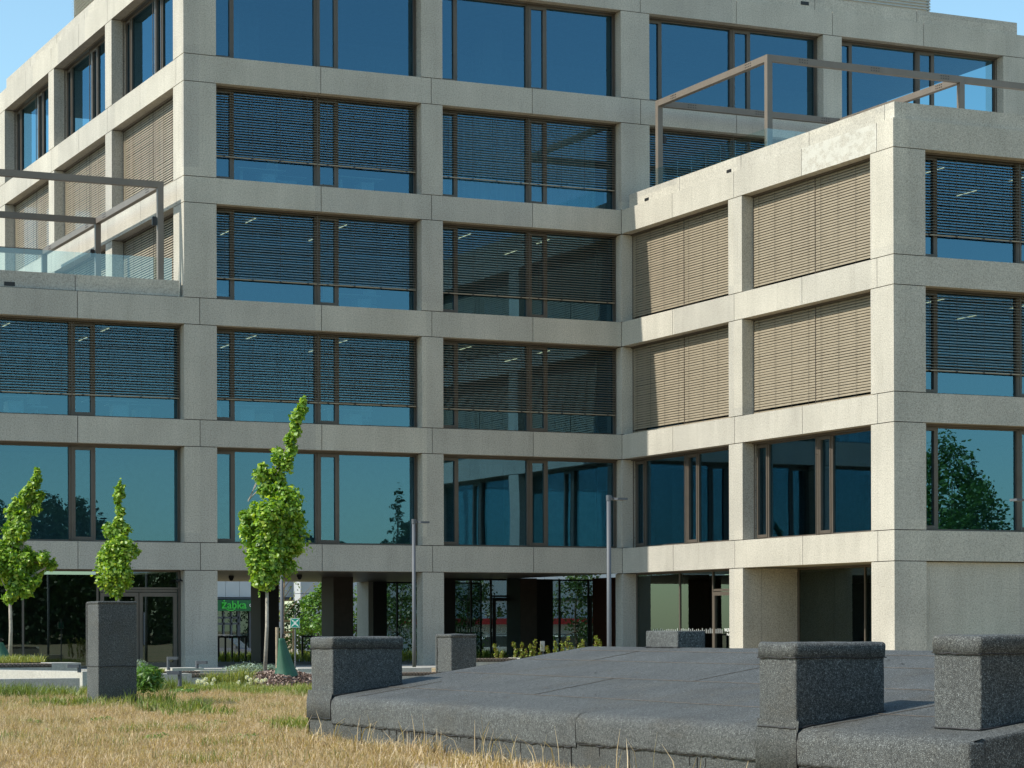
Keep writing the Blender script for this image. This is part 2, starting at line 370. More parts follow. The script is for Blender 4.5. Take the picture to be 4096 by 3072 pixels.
# windows: frame mesh with panes and blinds as sub-parts
def slats(mb, f, s0, s1, z_top, z_bot, tilt, pitch=0.080, w=0.084, dc=0.405):
    n = int((z_top - z_bot) / pitch); t0_ = R(tilt + random.uniform(-1.5, 1.5))
    for i in range(n):
        t = t0_ + random.gauss(0, .025)
        zc = z_top - (i + .5) * pitch
        o = (dc - math.cos(t) * w / 2, zc - math.sin(t) * w / 2); q = (dc + math.cos(t) * w / 2, zc + math.sin(t) * w / 2)
        mid = ((o[0] + q[0]) / 2 - math.sin(t) * .010, (o[1] + q[1]) / 2 + math.cos(t) * .010)
        jz = random.gauss(0, .0022)
        for a, c in ((o, mid), (mid, q)):
            mb.quad(f(s0, a[0], a[1] + jz), f(s1, a[0], a[1] + jz), f(s1, c[0], c[1] + jz), f(s0, c[0], c[1] + jz))
def window(f, s0, s1, k, blind=None, tilt=24, z0=None, dep=REC):
    z0 = T[k] if z0 is None else z0; z1 = B[k + 1]; w = s1 - s0; mid = s0 + w / 2 + .03
    fr = MB(); fd0, fd1 = dep - .06, dep + .05
    def bar(a, c, za, zb, d0=fd0, d1=fd1): lbox(fr, f, a, c, d0, d1, za, zb)
    bar(s0, s1, z0, z0 + .07); bar(s0, s1, z1 - .10, z1); bar(s0, s0 + .05, z0 + .07, z1 - .10); bar(s1 - .07, s1, z0 + .07, z1 - .10)
    bar(mid - .08, mid + .06, z0 + .07, z1 - .10, fd0 - .03, fd1)
    lbox(fr, f, s0 + .01, s1 - .01, dep - .22, dep - .07, z1 - .055, z1 - .004)        # blind head box
    lbox(fr, f, s0 + .01, s1 - .01, dep - .05, dep + .02, z0 - .02, z0 + .015)
    panes = []
    for a, e in ((s0 + .05, mid - .08), (mid + .06, s1 - .07)):
        sw = .60 if e - a > 3.1 else .55
        sa, sb = a, a + sw
        # operable sash, a little proud
        for (x0, x1, za, zb) in ((sa, sa + .06, z0 + .07, z1 - .1), (sb - .06, sb, z0 + .07, z1 - .1), (sa + .06, sb - .06, z0 + .07, z0 + .16), (sa + .06, sb - .06, z1 - .18, z1 - .1)):
            bar(x0, x1, za, zb, fd0 - .022, fd1 - .01)
        bar(sb + .003, sb + .085, z0 + .07, z1 - .1)
        for xx in (sa + .10, sb - .13): lbox(fr, f, xx, xx + .05, fd0 - .028, fd0 - .022, z0 + .10, z0 + .115)
        panes += [(sa + .05, sb - .05, z0 + .15, z1 - .17), (sb + .08, e, z0 + .06, z1 - .09)]
    for xx in (s0 + .03, mid - .012, s1 - .045):                                          # blind guide rails
        lbox(fr, f, xx, xx + .022, dep - .17, dep - .145, z0 + .02, z1 - .06)
        if blind is None:
            for zz in (z0 + .35, z0 + 1.5, z1 - .6): lbox(fr, f, xx + .006, xx + .016, dep - .145, fd0 - .03, zz, zz + .012)
    wo = fr.build('window', M['bronze'], bld)
    pm = MB()
    for (a, e, za, zb) in panes: lbox(pm, f, a, e, dep - .012, dep + .012, za, zb)
    po = pm.build('pane', M['glass'], wo)
    if blind is not None:
        zb = z1 - .06 - (z1 - z0 - .08) * blind
        for a, e in ((s0 + .055, mid - .018), (mid + .016, s1 - .05)):
            bm = MB(); slats(bm, f, a, e, z1 - .06, zb + .03, tilt)
            lbox(bm, f, a, e, .375, .435, zb, zb + .035)
            b_ = bm.build('blind', M['slat'], wo, recalc=False)
            cm = MB(); n = 4
            for i in range(n):
                x = a + (e - a) * (i + .35) / (n - .3); lbox(cm, f, x, x + .008, .356, .361, zb, z1 - .06)
                lbox(cm, f, x - .03, x + .035, .362, .374, zb + .0, zb + .03) if blind < .95 else None
            cm.build('cord', M['cord'], wo)
    return wo
BAYS = {'a': (1.043, 7.904), 'b': (8.642, XI)}
for k in (1, 2, 3, 4, 5):
    for (a, c), bl in ((BAYS['a'], (None, .765, .765, .745, None)[k - 1]), (BAYS['b'], (None, .775, .775, .765, None)[k - 1])):
        window(F1, a, c, k, bl, tilt=19 + random.uniform(-1, 1))
for a, c in ((-6.86, 0), (-13.9, -7.6)):
    window(F1, a, c, 1); window(F1, a, c, 2, .775, 19)
for a, c in ((16.186, 23.03), (23.78, 30.64)): window(F1, a, c, 5); window(F1, a, c, 4, .985, 26); window(F1, a, c, 3, .76, 20)
for a, c in ((.012, 7.06), (7.877, 14.877)):
    window(SW, a, c, 1); window(SW, a, c, 2, .985, 67); window(SW, a, c, 3, .985, 67)
for a, c in ((16.16, 23.02), (23.8, 30.5)):
    window(F2, a, c, 1); window(F2, a, c, 2, .775, 19); window(F2, a, c, 3, .775, 19)
for a, c in ((-8.12, -1.085), (-15.9, -8.92), (-23.7, -16.7)):
    window(ST, a, c, 5); window(ST, a, c, 4, .985, 66); window(ST, a, c, 3, .985, 62)
core.build('structural_core', M['joint'], bld)
# slabs, ceilings, inner walls
sl_ = MB(); ce = MB(); iw = MB()
for k in range(1, 7):
    z = T[k] - .12
    segs = []
    if k <= 3: segs += [(XL, XI + .5, .52, 16.5), (XI + .55, 31.2, YW + .52, 16.5)]
    elif k == 4: segs += [(.52, 31.2, .53, YE - .5), (XI + .55, 31.2, YW + .52, .53)]
    else: segs += [(.52, XE - .5, .53, YE - .5)]
    for (x0, x1, y0, y1) in segs:
        sl_.box(x0, x1, y0, y1, z - .30, z)
        if k > 1: ce.box(x0 + .1, x1 - .1, y0 + .1, y1 - .1, B[k] + .02, B[k] + .05)
sl_.box(XL, .5, .5, YE, T[3] - .1, T[3] + .01)
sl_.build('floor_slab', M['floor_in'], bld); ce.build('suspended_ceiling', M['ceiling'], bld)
for k in range(1, 6):
    z0, z1 = T[k] - .1, B[k + 1] + .01
    if k == 1: lw = MB(); lw.box(XL, 23.9, 4.6, 4.75, z0, z1); lw.build('inner_wall', flat('added_pale_wall', (.45, .44, .43), .9), bld)  # pale wall added behind this storey's panes to lift their tone
    if k == 2: iw.box(XL, 23.9, 9.0, 9.15, z0, z1)
    if k == 3: iw.box(.6, 23.9, 9.0, 9.15, z0, z1)
    if k <= 3: iw.box(24.0, 24.15, YW + .6, 9, z0, z1); iw.box(XI + .6, 24, 3.0, 3.15, z0, z1)
    if k >= 4: iw.box(8.0, 31, 8.0, 8.15, z0, z1); iw.box(8.0, 8.15, 8.15, YE - 1, z0, z1)
    for xx in ((3.2, 12.0) if k % 2 else (6.4, 10.6)): iw.box(xx, xx + .7, 4.2, 4.9, z0, z1)
iw.box(.3, .5, 16.6, 16.8, 3, 3.1)
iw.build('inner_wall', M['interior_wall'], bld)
lm = []
for k in (2, 3):
    for bx0, bx1 in ((-6.5, -.3), (1.4, 7.6), (9.0, 14.8), (16.6, 22.6)):
        yy0 = .5 if bx0 < 16 else YW + .5
        for i in range(2):
            for j in range(2):
                q = MB(); x = bx0 + (bx1 - bx0) * (i + .5) / 2; y = yy0 + 1.4 + j * 2.6
                for dx in (0, .0):
                    q.box(x, x + .03, y, y + 1.0, B[k + 1] - .03, B[k + 1] - .012)
                if not (k == 3 and bx0 < 0): q.build('ceiling_lamp', M['lamp_on'], bld)
# roofs and terraces
rf = MB(); rf.box(.3, XE - .3, .3, YE - .3, T[6] - .2, T[6] + .05)
rf.box(XI + .4, 31.0, YW + .4, -.02, T[4] - .15, T[4] + .06); rf.build('roof', M['pale_concrete'], bld)
for (x, y, z, ax) in ((-5.31, .13, 11.47, 0), (22.4, .13, 22.78, 0)): sc_ = MB(); sc_.box(x - .2, x + .12, y - .012, y + .02, z - .06, z + .06); sc_.build('scupper', M['black_steel'], bld)
for y in (-1.55, -6.9): sc_ = MB(); sc_.box(XI + .13 - .012, XI + .16, y - .14, y + .14, 15.16, 15.25); sc_.build('scupper', M['black_steel'], bld)
lv = MB(); lx0, lx1, ly0, ly1 = 1.5, 30.3, 4.0, 19.2
for i in range(34):
    z = 22.75 + i * .11
    for (a, c, d_) in ((lx0, lx1, 'x'), (ly0, ly1, 'y')):
        if d_ == 'x': lv.poly([(a, ly0, z), (c, ly0, z), (c, ly0 + .09, z + .075), (a, ly0 + .09, z + .075)])
        else: lv.poly([(lx0, a, z), (lx0, c, z), (lx0 + .09, c, z + .075), (lx0 + .09, a, z + .075)]); lv.poly([(lx1, a, z), (lx1, c, z), (lx1 - .09, c, z + .075), (lx1 - .09, a, z + .075)])
lv.build('plant_screen', M['louver'], bld, recalc=False)
lb = MB(); lb.box(lx0 + .12, lx1 - .12, ly0 + .12, ly1, 22.6, 26.4); lb.build('plant_room', M['louver'], bld)

# ground floor
so_ = MB(); so_.box(1.0, XI, .5, 16.4, B[1] + .03, B[1] + .09)
for i in range(30):
    y = .7 + i * .53; so_.box(1.05, XI - .02, y, y + .40, B[1] - .005, B[1] + .028)
so_.build('soffit', M['soffit'], bld)
so2 = MB(); so2.box(XI + .5, 22, -15.4, -.3, B[1] + .02, B[1] + .1); so2.build('soffit', M['concrete'], bld)
# passage columns and walls, deep shade put into their dark colours
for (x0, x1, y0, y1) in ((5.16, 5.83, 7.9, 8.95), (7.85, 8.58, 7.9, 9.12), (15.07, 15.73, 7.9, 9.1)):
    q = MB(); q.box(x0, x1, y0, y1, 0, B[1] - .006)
    q.build('passage_column', M['shade_and_frame'] if x0 < 6 else M['brown_shade'], bld)
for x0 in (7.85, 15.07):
    q = MB(); q.box(x0 - .006, x0 + .001, 7.9, 9.09, 0, B[1] - .007); q.build('shade_panel', M['shade_and_frame'], bld)  # dark sheet paints the shade on each brown column's side face
q = MB(); q.box(12.15, 12.35, 15.5, 16.7, 0, B[1] - .006); q.build('passage_column', M['pale_concrete'], bld)  # lit side of one column, its brightness put into the pale colour
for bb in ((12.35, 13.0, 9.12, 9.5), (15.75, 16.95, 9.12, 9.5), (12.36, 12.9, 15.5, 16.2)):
    q = MB(); q.box(*bb, 0, B[1] - .006); q.build('shade_dark_block', M['shade_and_frame'], bld)  # last block is the pale column's shaded front, painted dark
def shopfront(pts_f, s0, s1, mulls, z1, door=None, trans=None, dep=.0, mat='glass_dark', framemat='bronze'):
    fr = MB(); gl = MB()
    def bar(a, c, za, zb): lbox(fr, pts_f, a, c, dep, dep + .08, za, zb)
    bar(s0, s1, 0, .06); bar(s0, s1, z1 - .06, z1); bar(s0, s0 + .06, .06, z1 - .06); bar(s1 - .06, s1, .06, z1 - .06)
    for mm in mulls: bar(mm - .03, mm + .03, .06, z1 - .06)
    if door:
        a, c, n = door; zt = 2.32; bar(a, c, zt, zt + .07)
        wd = (c - a) / n
        for i in range(n):
            x0 = a + i * wd + .012; x1 = a + (i + 1) * wd - .012
            for (p0, p1, q0, q1) in ((x0, x0 + .11, .02, zt - .02), (x1 - .11, x1, .02, zt - .02), (x0 + .11, x1 - .11, .02, .16), (x0 + .11, x1 - .11, zt - .14, zt - .02)):
                lbox(fr, pts_f, p0, p1, dep - .03, dep + .05, q0, q1)
    w = fr.build('shopfront', M[framemat], bld)
    lbox(gl, pts_f, s0 + .05, s1 - .05, dep + .03, dep + .045, .05, z1 - .05); gl.build('pane', M[mat], w)
    if door:
        a, c, n = door; wd = (c - a) / n
        hd = MB()
        for i in range(n):
            x = a + i * wd + (wd - .16 if i % 2 == 0 else .13)
            lbox(hd, pts_f, x, x + .03, dep - .09, dep - .06, .7, 1.7); lbox(hd, pts_f, x, x + .03, dep - .06, dep - .03, .75, .78); lbox(hd, pts_f, x, x + .03, dep - .06, dep - .03, 1.62, 1.65)
        hd.build('door_handle', M['steel_grey'], w)
    return w
fG = lambda s, d, z: (s, .42 + d, z)
shopfront(fG, -6.86, -.02, [-4.9, -2.62], B[1], door=(-2.55, -.12, 2))
shopfront(fG, -13.9, -7.6, [-11.5, -9.5], B[1])
q = MB(); q.box(-2.6, -.08, .40, .50, 2.40, 2.46); q.build('transom', M['bronze'], bld)
fP = lambda s, d, z: (s, 9.2 + d, z)
shopfront(fP, 13.0, 15.8, [13.7, 14.5], B[1] - .006, door=(14.55, 15.6, 1), framemat='shade_and_frame')
shopfront(fP, 16.95, 19.8, [17.3, 18.5], B[1] - .006, door=(18.5, 19.7, 1), framemat='shade_and_frame')
fP2 = lambda s, d, z: (s, 15.6 + d, z)
shopfront(fP2, 12.9, 17.0, [13.4, 15.0], B[1] - .006, framemat='shade_and_frame')
fS = lambda s, d, z: (XI + .50 + d, -s, z)
shopfront(fS, .012, 7.06, [3.0, 5.15], B[1], door=(5.2, 7.0, 1))
fS2 = lambda s, d, z: (17.04 + d, -s, z)
shopfront(fS2, 7.9, 15.4, [11.6], B[1])
q = MB(); q.box(XI + .5, 15.78 - GAP, -7.877, -7.5, 0, B[1] - .02); q.build('side_wall', M['concrete'], bld); q = MB(); q.box(15.78, 17.04, -7.877, -7.5, 0, B[1] - .02)
q.build('side_wall', M['concrete'], bld)
q = MB(); q.box(16.18, 19.9, YW + .16, YW + .45, 0, B[1] - .03); q.box(19.93, 30.5, YW + .16, YW + .45, 0, B[1] - .03); q.build('recessed_wall', M['concrete'], bld)
# ground floor rooms behind the glass
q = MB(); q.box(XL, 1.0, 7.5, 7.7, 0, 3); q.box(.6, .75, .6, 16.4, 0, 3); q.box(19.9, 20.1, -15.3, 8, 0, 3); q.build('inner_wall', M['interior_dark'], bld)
q = MB()
for i in range(9):
    zz = .15 + i * .31; q.box(19.86, 19.89, -15, -7.6, zz, zz + .295)
q.build('panelled_wall', M['interior_wall'], bld)
q = MB(); q.box(18.0, 19.0, 1.0, 7.9, 0, 3); q.build('reception_wall', flat('rust_wall', (0.10, 0.035, 0.02), .9), bld)
q = MB(); q.box(XI + .05, XI + .08, -.37, -.27, .96, 1.08)

# lettering and marks on the glass door and panes
def text_mesh(body, size, name, mat, parent, loc, rot, extrude=.004, bold=False, sx=1.0, squeeze=1.0):
    cu = bpy.data.curves.new(name, 'FONT'); cu.body = body; cu.size = size; cu.extrude = extrude; cu.offset = .012 * size if bold else 0; cu.space_character = squeeze
    to = bpy.data.objects.new(name + '_tmp', cu); COL.objects.link(to)
    dg = bpy.context.evaluated_depsgraph_get(); me = bpy.data.meshes.new_from_object(to.evaluated_get(dg))
    bpy.data.objects.remove(to); o = bpy.data.objects.new(name, me); COL.objects.link(o)
    me.materials.clear(); me.materials.append(mat)
    o.rotation_euler = rot; o.scale = (sx, 1, 1)
    o.parent = parent; o.location = Vector(loc) - (WORLD(parent) if parent else Vector((0, 0, 0)))
    return o
mk = flat('white_vinyl', (0.75, 0.77, 0.75), .6, 0, 0)
ROT_SW = (R(90), 0, R(-90))
text_mesh('WUWA', .15, 'door_lettering', mk, bld, (XI + .465, -5.95, 1.05), ROT_SW, .002, True)
text_mesh('Park', .11, 'door_lettering', mk, bld, (XI + .465, -6.10, .93), ROT_SW, .002, True)
ticks = MB()
for i in range(44):
    y = -1.2 - i * .125
    if -6.75 < y < -5.8: continue
    h = random.uniform(.10, .17); ticks.box(XI + .515, XI + .519, y, y - .018, 1.0, 1.0 + h)
for i in range(30):
    x = 13.0 + i * .1; ticks.box(x, x + .03, 9.185, 9.19, 1.05, 1.05 + random.uniform(.1, .2))
for i in range(26):
    x = 13.0 + i * .1; ticks.box(x, x + .03, 15.585, 15.59, 1.05, 1.05 + random.uniform(.1, .2))
ticks.build('stripe_pattern', mk, bld)

# ------------------------------------------------------------------ desks and chairs inside
def make_desk():
    t = thing('desk', (0, 0, 0), 'x', 'desk', 'white office desks seen through the windows')
    q = MB(); q.box(-.8, .8, -.4, .4, .72, .75); q.build('desk_top', M['white'], t)
    for s in (-1, 1):
        q = MB(); q.box(s * .55 - .04, s * .55 + .04, -.04, .04, .04, .72); q.box(s * .55 - .04, s * .55 + .04, -.35, .35, 0, .035); q.build('leg', M['white'], t)
    q = MB(); q.box(.05, .48, -.3, .3, .05, .62); q.build('drawer_unit', M['white'], t)
    return t
def make_chair():
    t = thing('office_chair', (0, 0, 0), 'x', 'chair', 'white office chairs seen through the windows')
    q = MB(); q.box(-.24, .24, -.24, .24, .44, .50); q.build('seat', M['white'], t)
    q = MB(); q.prism([(-.22, .20), (.22, .20), (.20, .26), (-.20, .26)], .58, 1.08); q.box(-.03, .03, .22, .25, .46, .6); q.build('backrest', M['white'], t)
    q = MB(); q.tube([(0, 0, .05), (0, 0, .44)], .03, 8)
    for i in range(5): a = i * 2 * math.pi / 5; q.tube([(0, 0, .09), (.3 * math.cos(a), .3 * math.sin(a), .04)], .02, 6)
    q.build('base', M['white'], t); return t
desk = make_desk(); chair = make_chair(); first = [True, True]
spots = [(2.9, 1.5, 4, 'third floor bay above the tallest sapling, first desk'), (3.9, 2.3, 4, 'third floor bay above the tallest sapling, second desk behind'), (6.3, 1.6, 4, 'third floor bay beside the round grey mullion, third desk'),
         (-5.2, 1.5, 2, 'first blinded floor of the low wing, desk furthest from the corner'), (-1.9, 1.6, 2, 'first blinded floor of the low wing, desk by the pillar'), (-.9, 2.6, 2, 'first blinded floor of the low wing, desk deeper in the room'),
         (2.2, 1.6, 2, 'storey just above the sapling tip, desk by the narrow sash'), (3.2, 2.6, 2, 'storey just above the sapling tip, desk set deeper'), (5.9, 1.7, 2, 'storey just above the sapling tip, wide desk by the column'),
         (6.3, 1.9, 3, 'middle storey, lone desk by the inner column')]
for i, (x, y, k, w) in enumerate(spots):
    lab = 'white desk behind glass: ' + w
    loc = (x, y, T[k] - .119)
    if i == 0: desk.location = loc; desk['label'] = lab
    else: copy_tree(desk, loc=loc, rz=random.uniform(-.1, .1), label=lab)
cs = [(3.6, 1.7, 4, 'beside the third floor desks'), (6.9, 2.2, 3, 'on the middle storey next to the column'), (-4.2, 1.5, 2, 'between the low wing desks'), (6.6, 2.0, 2, 'on the storey above the sapling tip'), (5.3, 1.5, 3, 'on the middle storey by the mullion'), (1.5, 1.6, 3, 'on the middle storey by the corner pillar')]
for i, (x, y, k, w) in enumerate(cs):
    lab = 'pale office chair behind glass ' + w; loc = (x, y, T[k] - .119)
    if i == 0: chair.location = loc; chair['label'] = lab; chair.rotation_euler.z = 2.1
    else: copy_tree(chair, loc=loc, rz=random.uniform(0, 6), label=lab)

q = MB(); n_ = 160
for i in range(n_ + 1):
    x = 8.95 + 5.8 * i / n_; y = 1.15 + .06 * math.sin(i * .95) + .02 * math.sin(i * 2.3)
    q.v += [(x, y, T[4] - .1), (x, y + .01 * math.sin(i), B[5] - .05)]
for i in range(n_): q.f.append((2 * i, 2 * i + 2, 2 * i + 3, 2 * i + 1))
o = q.build('curtain', flat('pale_curtain', (.62, .64, .64), .9, 0, .05), origin=(8.95, 1.15, T[4] - .1)); tag(o, 'long pale pleated curtain behind the glass, bay left of the terrace pergola', 'curtain')
# ------------------------------------------------------------------ pergolas and balustrades
def pergola(x0, x1, ys, xs_post, z0, z1, label, beams_x_all=True):
    t = thing('pergola', (x0, ys[0], z0), label, 'pergola')
    w = .18
    for y in ys:
        for x in xs_post:
            q = MB(); q.box(x - w / 2, x + w / 2, y - w / 2, y + w / 2, z0, z1 - .2); q.build('post', M['bronze_light'], t)
        q = MB(); q.box(x0 - w / 2, x1 + w / 2, y - .088, y + .088, z1 - .2, z1); 
        q.build('rail', M['bronze_light'], t)
    for x in xs_post:
        for a, c in zip(ys[:-1], ys[1:]):
            q = MB(); q.box(x - .088, x + .088, a + .09, c - .09, z1 - .199, z1 - .001); q.build('rail', M['bronze_light'], t)
    bt = MB()
    for y in ys:
        for xc in np.arange(x0 + 1.05, x1, 2.6 if x1 - x0 < 9 else 6.0):
            for i in range(4):
                for zz in (z1 - .14, z1 - .06): bt.box(xc + i * .09, xc + i * .09 + .028, y - .098, y - .088, zz - .014, zz + .014)
    for x in xs_post:
        for a, c in zip(ys[:-1], ys[1:]):
            for yc in (a + .9, c - 1.3):
                for i in range(4):
                    for zz in (z1 - .14, z1 - .06): bt.box(x - .098, x - .088, yc + i * .1, yc + i * .1 + .035, zz - .014, zz + .014)
    bt.build('bolt_plate', M['black_steel'], t)
    return t
pergola(15.98, 23.05, [-8.02, -1.05], [15.98, 23.05], T[4] + .06, 18.6, 'brown steel pergola frame on the roof terrace of the sunlit wing')
q = MB()
tR = [o for o in COL.objects if o.name.startswith('pergola')][0]
q.box(23.15, 31.0, -8.10, -7.93, 18.4, 18.599); q.build('rail', M['bronze_light'], tR)
pergola(-13.5, -.62, [.45, 7.65, 14.9], [-.62, -7.6], T[3] + .01, 14.92, 'brown steel pergola frame on the low left roof terrace')
def balustrade(segs, z0, z1, label):
    t = thing('glass_balustrade', (segs[0][0], segs[0][1], z0), label, 'balustrade')
    for (x0, y0, x1, y1, n) in segs:
        for i in range(n):
            a, c = i / n, (i + 1) / n; q = MB(); g_ = .012
            xa, ya, xb, yb = x0 + (x1 - x0) * a, y0 + (y1 - y0) * a, x0 + (x1 - x0) * c, y0 + (y1 - y0) * c
            if x0 == x1: q.box(x0 - .01, x0 + .01, ya + (g_ if yb > ya else -g_), yb, z0, z1)
            else: q.box(xa + g_, xb, y0 - .01, y0 + .01, z0, z1)
            q.build('glass_panel', M['glass_clear'], t)
    return t
balustrade([(15.6, -1.16, 15.6, -8.5, 8), (15.6, -8.52, 22.8, -8.52, 7)], T[4] + .06, 16.24, 'clear glass balustrade below the pergola on the sunlit wing')
balustrade([(-14, .62, -.2, .62, 9)], T[3] + .01, 12.62, 'clear glass balustrade along the low left roof terrace')
def box_lamp(p, label):
    q = MB(); q.box(p[0] - .07, p[0] + .07, p[1] - .06, p[1] + .06, p[2] - .16, p[2] + .12); o = q.build('wall_lamp', M['black_steel'], origin=p)
    bm = bmesh.new(); bm.from_mesh(o.data); bmesh.ops.bevel(bm, geom=bm.edges[:], offset=.02, segments=2, affect='EDGES'); bm.to_mesh(o.data); bm.free()
    tag(o, label, 'lamp', 'black box lamps fixed to the pergola posts')
box_lamp((-.80, .45, 13.72), 'black box lamp on the nearest post of the low left pergola')
box_lamp((-.80, 7.65, 13.75), 'black box lamp on the middle post of the low left pergola')
box_lamp((16.16, -1.05, 17.35), 'black box lamp on the far post of the pergola over the sunlit wing')
q = MB(); q.tube([(17.2, -6.2, 15.35), (17.2, -4.9, 15.35)], .28, 14); o = q.build('bean_bag', flat('pale_fabric', (.6, .56, .47), .95), origin=(17.2, -5.5, 15.1)); tag(o, 'rounded pale lounge cushion on the terrace behind the glass', 'cushion')
o.location.x = 16.1; o.location.z = 15.45; o.scale = (1, .9, .8)

# ------------------------------------------------------------------ felt-clad vents in front
def rounded_block(x0, x1, y0, y1, z0, z1, r, name, parent, mat='felt', jit=.004, sub=5, origin=None):
    bm = bmesh.new(); bmesh.ops.create_cube(bm, size=1)
    for v in bm.verts: v.co = Vector(((x0 + x1) / 2 + v.co.x * (x1 - x0), (y0 + y1) / 2 + v.co.y * (y1 - y0), (z0 + z1) / 2 + v.co.z * (z1 - z0)))
    ed = [e for e in bm.edges if not all(abs(v.co.z - z0) < 1e-6 for v in e.verts)]
    bmesh.ops.bevel(bm, geom=ed, offset=r, segments=4, affect='EDGES', profile=.5)
    bmesh.ops.subdivide_edges(bm, edges=[e for e in bm.edges if e.calc_length() > .12], cuts=sub, use_grid_fill=True)
    from mathutils import noise as mn
    for v in bm.verts:
        n = mn.noise_vector(v.co * 5.0) * jit + mn.noise_vector(v.co * 17.0) * jit * .6
        v.co += n
    bmesh.ops.recalc_face_normals(bm, faces=bm.faces)
    o3 = Vector(origin) if origin is not None else WORLD(parent)
    for v in bm.verts: v.co -= o3
    me = bpy.data.meshes.new(name); bm.to_mesh(me); bm.free(); me.polygons.foreach_set('use_smooth', [True] * len(me.polygons))
    me.materials.append(M[mat]); o = bpy.data.objects.new(name, me); COL.objects.link(o)
    if parent: o.parent = parent
    else: o.location = o3
    return o
def ragged(pts, off, th, name, parent, mat='bitumen', amp=.006):
    """a thin irregular bitumen bead along a polyline"""
    q = MB(); pp = []
    for a, c in zip(pts[:-1], pts[1:]):
        a, c = Vector(a), Vector(c); n = max(2, int((c - a).length / .06))
        for i in range(n): pp.append(a.lerp(c, i / n) + Vector((0, 0, random.uniform(-amp, amp))))
    pp.append(Vector(pts[-1])); q.tube(pp, th, 6); return q.build(name, M[mat], parent)
ZE = .49; SL = .151; KX, KY0, KY1 = -13.5, -59.27, -47.83; RX = -10.24
kio = thing('vent_housing', (KX, KY0, 0), 'long low housing clad in grey mineral felt with a gently pitched roof', 'housing')
def kz(x): return ZE + SL * (min(x, 2 * RX - x) - KX)
q = MB()
prof = [(KX, -.4), (KX, ZE - .10), (KX - .012, ZE - .07), (KX - .005, ZE - .035), (KX + .02, ZE - .012), (KX + .06, ZE + .004), (KX + .12, kz(KX + .12))]
nrx = 26
prof += [(KX + .12 + (RX - .08 - KX - .12) * i / nrx, kz(KX + .12 + (RX - .08 - KX - .12) * i / nrx)) for i in range(1, nrx + 1)]
prof += [(RX, kz(RX) - .006), (RX + .1, kz(RX + .1)), (2 * RX - KX, ZE), (2 * RX - KX, -.4)]
ny = 110
from mathutils import noise as mn
for j in range(ny + 1):
    y = KY0 + .022 + (KY1 - KY0 - .044) * j / ny
    for i, (x, z) in enumerate(prof):
        edge = min(1, (y - KY0) / .3, (KY1 - y) / .3)
        zz = z + (mn.noise(Vector((x * 1.2, y * 1.2, 3))) * .004 + mn.noise(Vector((x * 6, y * 6, 3))) * .0012 if z > .3 else 0)
        q.v.append((x + (mn.noise(Vector((y * 2, z * 5, 1))) * .006 if i < 5 else 0), y, zz))
n = len(prof)
for j in range(ny):
    for i in range(n - 1): q.f.append((j * n + i, j * n + i + 1, (j + 1) * n + i + 1, (j + 1) * n + i))
q.build('roof', M['felt'], kio, smooth=True)
# gable ends with a rounded verge
for ye, sg in ((KY0, -1), (KY1, 1)):
    q = MB(); rows = [(.055 * -sg * -1, 0), (0, 0)]
    ring = []
    for t in (0, .35, .7, 1.0):
        a = t * math.pi / 2; ring.append((ye - sg * (.022 - .022 * math.sin(a)), -.022 * (1 - math.cos(a))))
    ring.append((ye, -.22)); ring.append((ye - sg * .012, -.225)); ring.append((ye - sg * .012, -2))
    k = len(ring)
    for (x, z) in prof:
        for (yy, dz) in ring: q.v.append((x, yy, max(z + dz, -.4)))
    for i in range(n - 1):
        for j in range(k - 1): q.f.append((i * k + j, i * k + j + 1, (i + 1) * k + j + 1, (i + 1) * k + j))
    q.build('end_wall', M['felt'], kio, smooth=False)
# eave flap hanging over the wall, proud by 14 mm, in three lapped sheets
for (ya, yb, zl, px) in ((KY0 - .006, -57.34, .235, .016), (-56.80, -54.02, .232, .016), (-54.0, -48.50, .262, .011)):
    q = MB(); nn = int((yb - ya) / .05)
    for i in range(nn + 1):
        y = ya + (yb - ya) * i / nn; e = random.uniform(-.006, .006)
        for (x, z) in ((KX + .10, ZE + .020), (KX + .03, ZE + .004), (KX - px * .6, ZE - .03), (KX - px - .006, ZE - .09), (KX - px, ZE - zl + e + .02), (KX - px, ZE - zl + e), (KX - .001, ZE - zl + e)):
            q.v.append((x + mn.noise(Vector((y * 3, z * 4, 7))) * .004, y, z))
    for i in range(nn):
        for j in range(6): q.f.append((i * 7 + j, i * 7 + j + 1, (i + 1) * 7 + j + 1, (i + 1) * 7 + j))
    q.build('eave_flap', M['felt'], kio, smooth=True)
    ragged([(KX - px * .5, ya + .01, ZE - zl - .002), (KX - px * .5, yb - .01, ZE - zl - .002)], 0, .0065, 'bitumen_seam', kio, amp=.008)
# wall sheet laps and drips
for y in (-57.9, -56.95, -55.95, -54.9, -53.9, -52.95, -52.05, -51.1, -50.2, -49.3, -48.55):
    q = MB(); q.box(KX - .006, KX, y - .006, y + .006, -.1, ZE - .25); q.build('bitumen_seam', M['bitumen'], kio)
dr = MB()
for i in range(60):
    y = random.gauss(-50.6, .45) if i < 38 else random.uniform(-58, -49); L_ = random.uniform(.02, .11) * (1.3 if abs(y + 50.9) < .2 else .7)
    dr.box(KX - .004, KX - .0005, y, y + random.uniform(.003, .012), ZE - .262 - L_, ZE - .25)
dr.build('drip_stain', M['bitumen'], kio)
